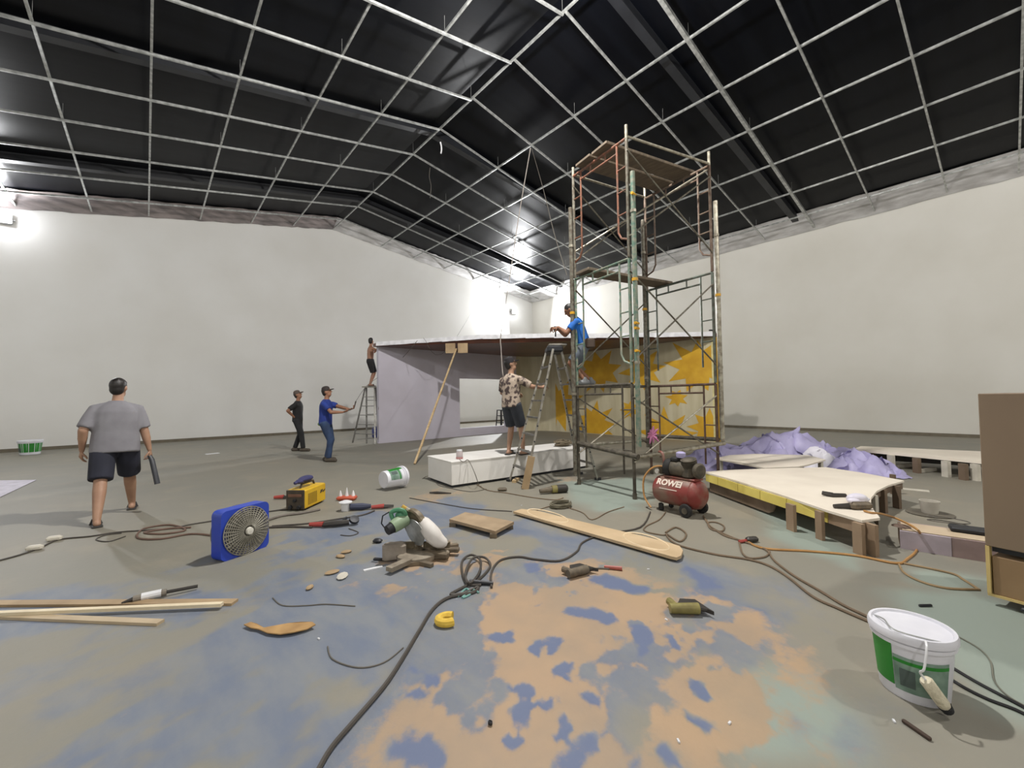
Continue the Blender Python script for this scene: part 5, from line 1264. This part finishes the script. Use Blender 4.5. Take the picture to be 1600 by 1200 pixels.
top_ = [(381, 977), (392, 973), (402, 976), (412, 982), (430, 979), (450, 975), (470, 973), (488, 973), (493, 977), (480, 984), (458, 989), (438, 992), (418, 990), (404, 984), (392, 982)]
b.prism([P(x, y, .012+rnd.uniform(0, .012)) for x, y in top_][::-1], (0, 0, .006))
solo(b, 'torn_card', mat('torn_card', (178, 142, 92), .8, c2=(150, 116, 72), scale=9), 'torn strip of brown card on the blue floor', 'card', (0, 0, 0), smooth=0)
# nail guns and drills
def gun(px_, py_, rz_, s_, m_, lab, dk=m_dktool):
    t = thing('nail_gun', lab, 'tool', P(px_, py_), rz_-YAW)
    MB().path([(-.11*s_, 0, .04*s_), (.08*s_, 0, .04*s_)], [.032*s_, .036*s_], 12).build('body', m_, t)
    MB().path([(-.06*s_, .01*s_, .04*s_), (-.08*s_, .11*s_, .035*s_)], [.022*s_, .026*s_], 9).build('handle', m_, t)
    MB().prism([(-.06*s_, .02*s_, .02*s_), (.10*s_, .01*s_, .02*s_), (.16*s_, -.05*s_, .02*s_), (.14*s_, .0, .02*s_), (.10*s_, .12*s_, .02*s_), (.0, .13*s_, .02*s_)][::-1], (0, 0, .025*s_)).build('magazine', dk, t)
    MB().path([(.08*s_, 0, .04*s_), (.14*s_, -.01*s_, .035*s_)], [.02*s_, .012*s_], 8).build('nose', dk, t)
    return t
m_olive = mat('olive_tool', (140, 132, 74), .45, c2=(116, 106, 60), scale=14)
gun(1073, 960, -.05, .95, m_olive, 'olive green nail gun with a dark magazine on the sand')
gun(905, 900, .5, .95, m_dust, 'dusty brown nail gun on an air line in the middle of the floor')
q = P(958, 890); solo(MB().path([(-.07, 0, .016), (.07, 0, .016)], [.013, .017], 8), 'air_coupling', mat('dull_red', (176, 92, 80), .5), 'dull red air coupling on the line of the brown nail gun', 'coupling', q, -.3-YAW)
cable([(918, 892), (935, 888), (952, 889)], m_wire, 'short air line between the brown nail gun and red coupling', .007)
t = thing('power_drill', 'dark olive striped power tool lying in front of the ladder', 'tool', P(864, 771), .25-YAW)
MB().path([(-.02, 0, .06), (.1, 0, .06)], .055, 12).build('body', m_olive, t); MB().path([(.06, 0, .06), (.2, 0, .06), (.22, 0, .06)], [.058, .06, .045], 12).build('motor_end', m_dktool, t); MB().path([(-.2, 0, .045), (-.02, 0, .06)], [.03, .045], 10).build('nose', m_dust, t)
q = P(876, 792); b = MB(); rnd = random.Random(9)
for i in range(6): b.path(smooth_path([(.17*math.cos(a)*rnd.uniform(.7, 1), .13*math.sin(a)*rnd.uniform(.7, 1), .012+.008*i) for a in np.linspace(0, 5.9, 9)], 3), .009, 5)
solo(b, 'wire_coil', mat('coil_grey', (112, 106, 88), .8), 'tangled grey wire coil behind the rounded plank', 'wire', q)
# yellow tape and small scraps
q = P(699, 974); t_o = MB()
pts = [(.055*math.cos(a), .045*math.sin(a), .025) for a in np.linspace(-2.2, 2.2, 12)]
t_o.path(smooth_path(pts, 2), .026, 9)
solo(t_o, 'foam_pipe', mat('yellow_foam', (224, 190, 82), .8, c2=(206, 170, 64), scale=20), 'bent piece of yellow foam beside the long cable', 'foam', q, 2.6)
q = P(1446, 948); solo(MB().rbox((0, 0, .008), (.085, .014, .016), .004), 'black_strip', m_beam, 'short black strip on the teal floor behind the big bucket', 'strip', q, -YAW)
p0, p1 = P(1410, 1128), P(1455, 1159); dd_ = p1-p0; solo(MB().rbox((dd_.length/2, 0, .008), (dd_.length, .016, .016), .004), 'dark_stick', mat('brown_stick', (70, 54, 44), .8), 'dark brown stick on the floor in front of the big bucket', 'stick', p0, math.atan2(dd_.y, dd_.x))
q = P(766, 1133); solo(MB().rbox((0, 0, .01), (.016, .02, .02), .005), 'dark_pebble', m_beam, 'tiny dark lump on the sand at the bottom middle', 'lump', q, .3)
scr = 'tiny white scraps on the floor'
for i, (x, y, lab) in enumerate(((1140, 1131, 'tiny white scrap low on the sand, left of the big bucket shadow'), (1060, 1159, 'tiny white scrap on the sand at the bottom edge'), (498, 999, 'tiny white speck below the torn brown card'), (815, 790, 'tiny bright speck beside the rounded plank'), (1397, 1128, 'tiny white scrap in front of the big bucket'), (1041, 969, 'tiny white scrap left of the olive nail gun'), (1013, 890, 'tiny white speck right of the red coupling'))):
    solo(MB().box((0, 0, .004), (.018, .008, .007)), 'paper_scrap', m_white_pl, lab, 'scrap', P(x, y), i*.9, scr, smooth=0)
bits = 'scraps of wood and tape on the blue floor'
for i, (x, y, s_, m_, lab) in enumerate(((519, 896, .06, m_ply, 'tan scrap on blue floor, left of the white scrap'), (535, 902, .07, m_pale, 'white crumpled scrap on the blue floor left of the sand'), (532, 871, .05, m_ply, 'tan scrap on blue floor nearer the clamps'), (541, 864, .05, m_ply, 'upper tan scrap on blue floor near the saw carton'), (484, 920, .04, m_ply, 'tiny tan scrap above the torn brown card'))):
    b = MB(); b.ell((0, 0, .012), (s_, s_*.6, .014), None, 9, 6); solo(b, 'scrap', m_, lab, 'scrap', P(x, y), i, bits)
m_sock = mat('socket_white', (212, 206, 192), .5)
for x, y, lab in ((85, 845, 'white cable socket on the floor below the walking man'), (54, 860, 'white plug on the cable at the far left')):
    solo(MB().rbox((0, 0, .025), (.12, .06, .05), .015), 'cable_socket', m_sock, lab, 'socket', P(x, y), .5-YAW, 'white sockets on the left cable')
sh4 = [P(x, y, .006) for x, y in ((-140, 782), (0, 777), (57, 750), (-70, 752))]
solo(MB().prism(sh4, (0, 0, .004)), 'floor_sheet', mat('lilac_sheet', (206, 200, 214), .6), 'flat pale lilac sheet on the floor at the left edge', 'sheet', (0, 0, 0), smooth=0)
p0, p1 = P(1410, 764), P(1452, 768); dd_ = p1-p0; solo(MB().box((dd_.length/2, 0, .004), (dd_.length, .12, .008)), 'paper_strip', m_pale, 'pale paper strip on the floor between stage and low frame', 'strip', p0, math.atan2(dd_.y, dd_.x), smooth=0)
q = P(332, 709); solo(MB().box((0, 0, .004), (.3, .15, .008)), 'paper_sheet', m_white_pl, 'small white paper on the floor near the back wall', 'paper', q, .2, smooth=0)
q = P(688, 772); solo(MB().path([(-.16, 0, .02), (-.05, .01, .02), (.16, 0, .012)], [.012, .018, .008], 7), 'chisel', m_dktool, 'thin dark chisel on the floor in front of the white box', 'tool', q, -.05-YAW)
q = P(785, 767); solo(MB().rbox((0, 0, .025), (.14, .08, .05), .02), 'plug_block', m_dust, 'dusty plug block on the cables in front of the white box', 'plug', q, -YAW)
q = P(805, 746); solo(MB().box((0, 0, .02), (.26, .07, .04)), 'wood_wedge', m_wood, 'pale wooden wedge under the white box beside the ladder foot', 'wedge', P(806, 752), .6, smooth=0)
# cables
m_cab1 = mat('grey_cable', (74, 68, 62), .6); m_cab2 = mat('brown_cable', (116, 98, 78), .65); m_cab3 = mat('black_cable', (30, 30, 32), .5); m_cab4 = mat('tan_cable', (150, 126, 92), .65)
cable([(748, 918), (738, 926), (700, 934), (676, 952), (655, 985), (628, 1030), (600, 1072), (550, 1130), (515, 1172), (485, 1225), (430, 1320)], m_cab1, 'long dark grey cable running from the hose coil to the bottom edge', .011, sub=6)
cable([(752, 914), (730, 912), (722, 893), (723, 875), (737, 867, .02), (751, 876, .02), (748, 896, .02), (734, 911, .02), (727, 897, .03), (738, 873, .03), (757, 871, .02), (766, 884), (751, 903), (733, 913), (715, 922), (704, 929), (724, 927), (746, 917)], m_cab1, 'dark grey hose coiled in loops on the sand', .010, 'hose_coil', 'hose')
cable([(716, 932), (728, 920), (735, 928), (722, 934), (738, 922), (748, 926)], mat('teal_cord', (120, 168, 160), .6), 'short tangle of teal cord below the hose coil', .007, 'cord', 'cord')
q = P(752, 914); solo(MB().path([(-.09, 0, .02), (.09, 0, .016)], [.02, .012], 8), 'hose_nozzle', m_beam, 'dark hose nozzle beside the teal cord', 'nozzle', q, -.15-YAW)
cable([(768, 918), (767, 900), (772, 885), (785, 874), (811, 870), (837, 874), (875, 876), (901, 862), (911, 847), (945, 834), (1000, 824, 0), (1016, 800)], m_cab1, 'grey brown cable looping over the floor from compressor to the sand', .009)
cable([(832, 800), (868, 790), (908, 800), (925, 812), (950, 800), (975, 792)], m_cab2, 'thin brown cable behind the long plank', .006)
cable([(745, 757), (762, 766), (790, 770), (830, 777), (866, 781), (880, 778)], m_cab2, 'thin cable lying in front of the white box and ladder', .007)
cable([(1169, 847), (1195, 857), (1262, 861), (1337, 868), (1400, 880), (1418, 873), (1432, 860), (1436, 843)] , m_orange, 'orange extension cord crossing the floor below the stage', .010, 'extension_cord', 'cord')
oc = [P(1436, 843, .01), AT(1437, 832, n0.dot(F0)-.1), AT(1425, 822, n0.dot(F0)-.02), AT(1398, 809, 4.0), AT(1378, 803, 3.9), P(1362, 801, ZS+.012), P(1350, 798, ZS+.012)]
oc[1].z = max(.02, oc[1].z); hung(oc, .010, 'orange cord lifted from the floor onto the stage corner', m_orange, 'cord', 'extension_cord')
cable([(1405, 882), (1413, 895), (1440, 909), (1480, 919), (1528, 921)], m_cab4, 'tan cable leading from the orange cord to the cabinet foot', .008)
cable([(1412, 880), (1484, 895), (1506, 906), (1531, 922)], m_cab4, 'upper tan cable leading to the brown cabinet', .008)
q = P(1175, 847); t = thing('cable_plug', 'dark plug with red wire where the orange cord starts', 'plug', q, .2-YAW); MB().rbox((0, 0, .025), (.12, .06, .05), .015).build('body', m_dktool, t); MB().path([(-.14, 0, .015), (-.05, 0, .02)], .014, 6).build('red_sleeve', m_clred, t)
cable([(1099, 806), (1112, 824), (1150, 842), (1195, 858), (1210, 876), (1240, 899), (1281, 923), (1319, 946), (1364, 968), (1380, 985)], m_cab2, 'upper brown cable from the compressor towards the big bucket', .009)
cable([(1040, 832), (1056, 824), (1072, 834), (1062, 846), (1041, 834), (1056, 850), (1112, 865), (1169, 874), (1202, 884), (1232, 902), (1270, 932), (1311, 951), (1360, 972)], m_cab2, 'lower brown cable with a loop running towards the big bucket', .009)
cable([(1104, 812), (1110, 826), (1128, 830), (1131, 822), (1118, 816), (1106, 818), (1130, 836), (1160, 845)], m_cab2, 'small loop of brown cable beside the compressor wheel', .008)
cable([(1155, 846), (1160, 864), (1172, 872), (1195, 870), (1203, 862)], m_cab2, 'short loose cable loop under the plug', .008)
cable([(1040, 800), (1030, 812), (1010, 822), (1008, 830), (1035, 836), (1042, 834)], m_cab2, 'thin cable under the compressor front', .007)
cable([(1488, 1043), (1523, 1064), (1564, 1086), (1600, 1105), (1680, 1150)], m_cab3, 'upper black cable behind the big bucket', .007)
cable([(1484, 1060), (1510, 1076), (1545, 1093), (1600, 1115), (1680, 1165)], m_cab3, 'lower black cable beside the big bucket', .007)
cable([(1496, 994), (1529, 1013), (1548, 1034), (1554, 1064), (1577, 1089), (1620, 1112)], mat('faint_cord', (112, 112, 100), .7), 'thin grey cord curving right of the big bucket', .004)
cable([(338, 813), (300, 819), (262, 826), (190, 831), (140, 838), (92, 843), (60, 857), (20, 870), (-60, 890)], m_cab1, 'dark fan cable running left past the walking man', .008)
cable([(340, 838), (300, 834), (250, 842), (215, 840), (225, 826), (265, 820), (290, 828), (255, 834), (225, 832), (262, 826), (298, 824)], mat('brown_bundle', (112, 88, 76), .7), 'bundle of brown cord loops left of the blue fan', .010)
cable([(196, 838), (170, 846), (150, 843), (165, 836), (190, 833)], m_cab1, 'small loop of dark cable near the walking man', .006)
cable([(414, 800), (436, 797), (456, 795)], m_cab1, 'dark cable between the fan and the welder front', .009)
cable([(412, 815), (440, 806), (470, 802), (500, 796)], mat('thick_grey', (110, 102, 94), .6), 'thick grey welding cable in front of the welder', .014)
cable([(420, 824), (455, 823), (488, 824)], m_cab1, 'cable from the fan to the red welding clamp', .011)
cable([(425, 822), (480, 818), (520, 812), (565, 805), (585, 798)], m_cab1, 'cable curving behind the grinder to the red brown clamp', .009)
cable([(545, 826), (560, 832), (548, 837), (532, 836)], m_cab1, 'thin lead of the dark grinder', .005)
cable([(426, 934), (442, 946), (480, 946), (510, 944), (555, 947)], m_wire, 'thin faint cord on the blue floor right of the torn card', .004)
cable([(512, 1010), (520, 1030), (560, 1043), (600, 1035), (630, 1012)], m_wire, 'thin faint cord curving on blue floor left of the long cable', .004)
cable([(640, 778), (690, 787), (740, 795), (800, 799)], m_cab1, 'dark cable running behind the plywood square', .006)
cable([(660, 748), (668, 744), (680, 748), (684, 757), (700, 762), (735, 768), (760, 764)], m_wire, 'thin cord lying along the foot of the white box', .006)
jb = P(716, 716, HB+.006)
hung([jb, P(724, 722, HB+.008), bn+(br-bn).normalized()*.30+V((0, 0, HB+.004))-F0*.025, AT(742, 740, 6.43), P(748, 757, .01), P(752, 760, .01)], .006, 'thin cord hanging from the jar over the white box front', m_wire, 'cord', 'cord')
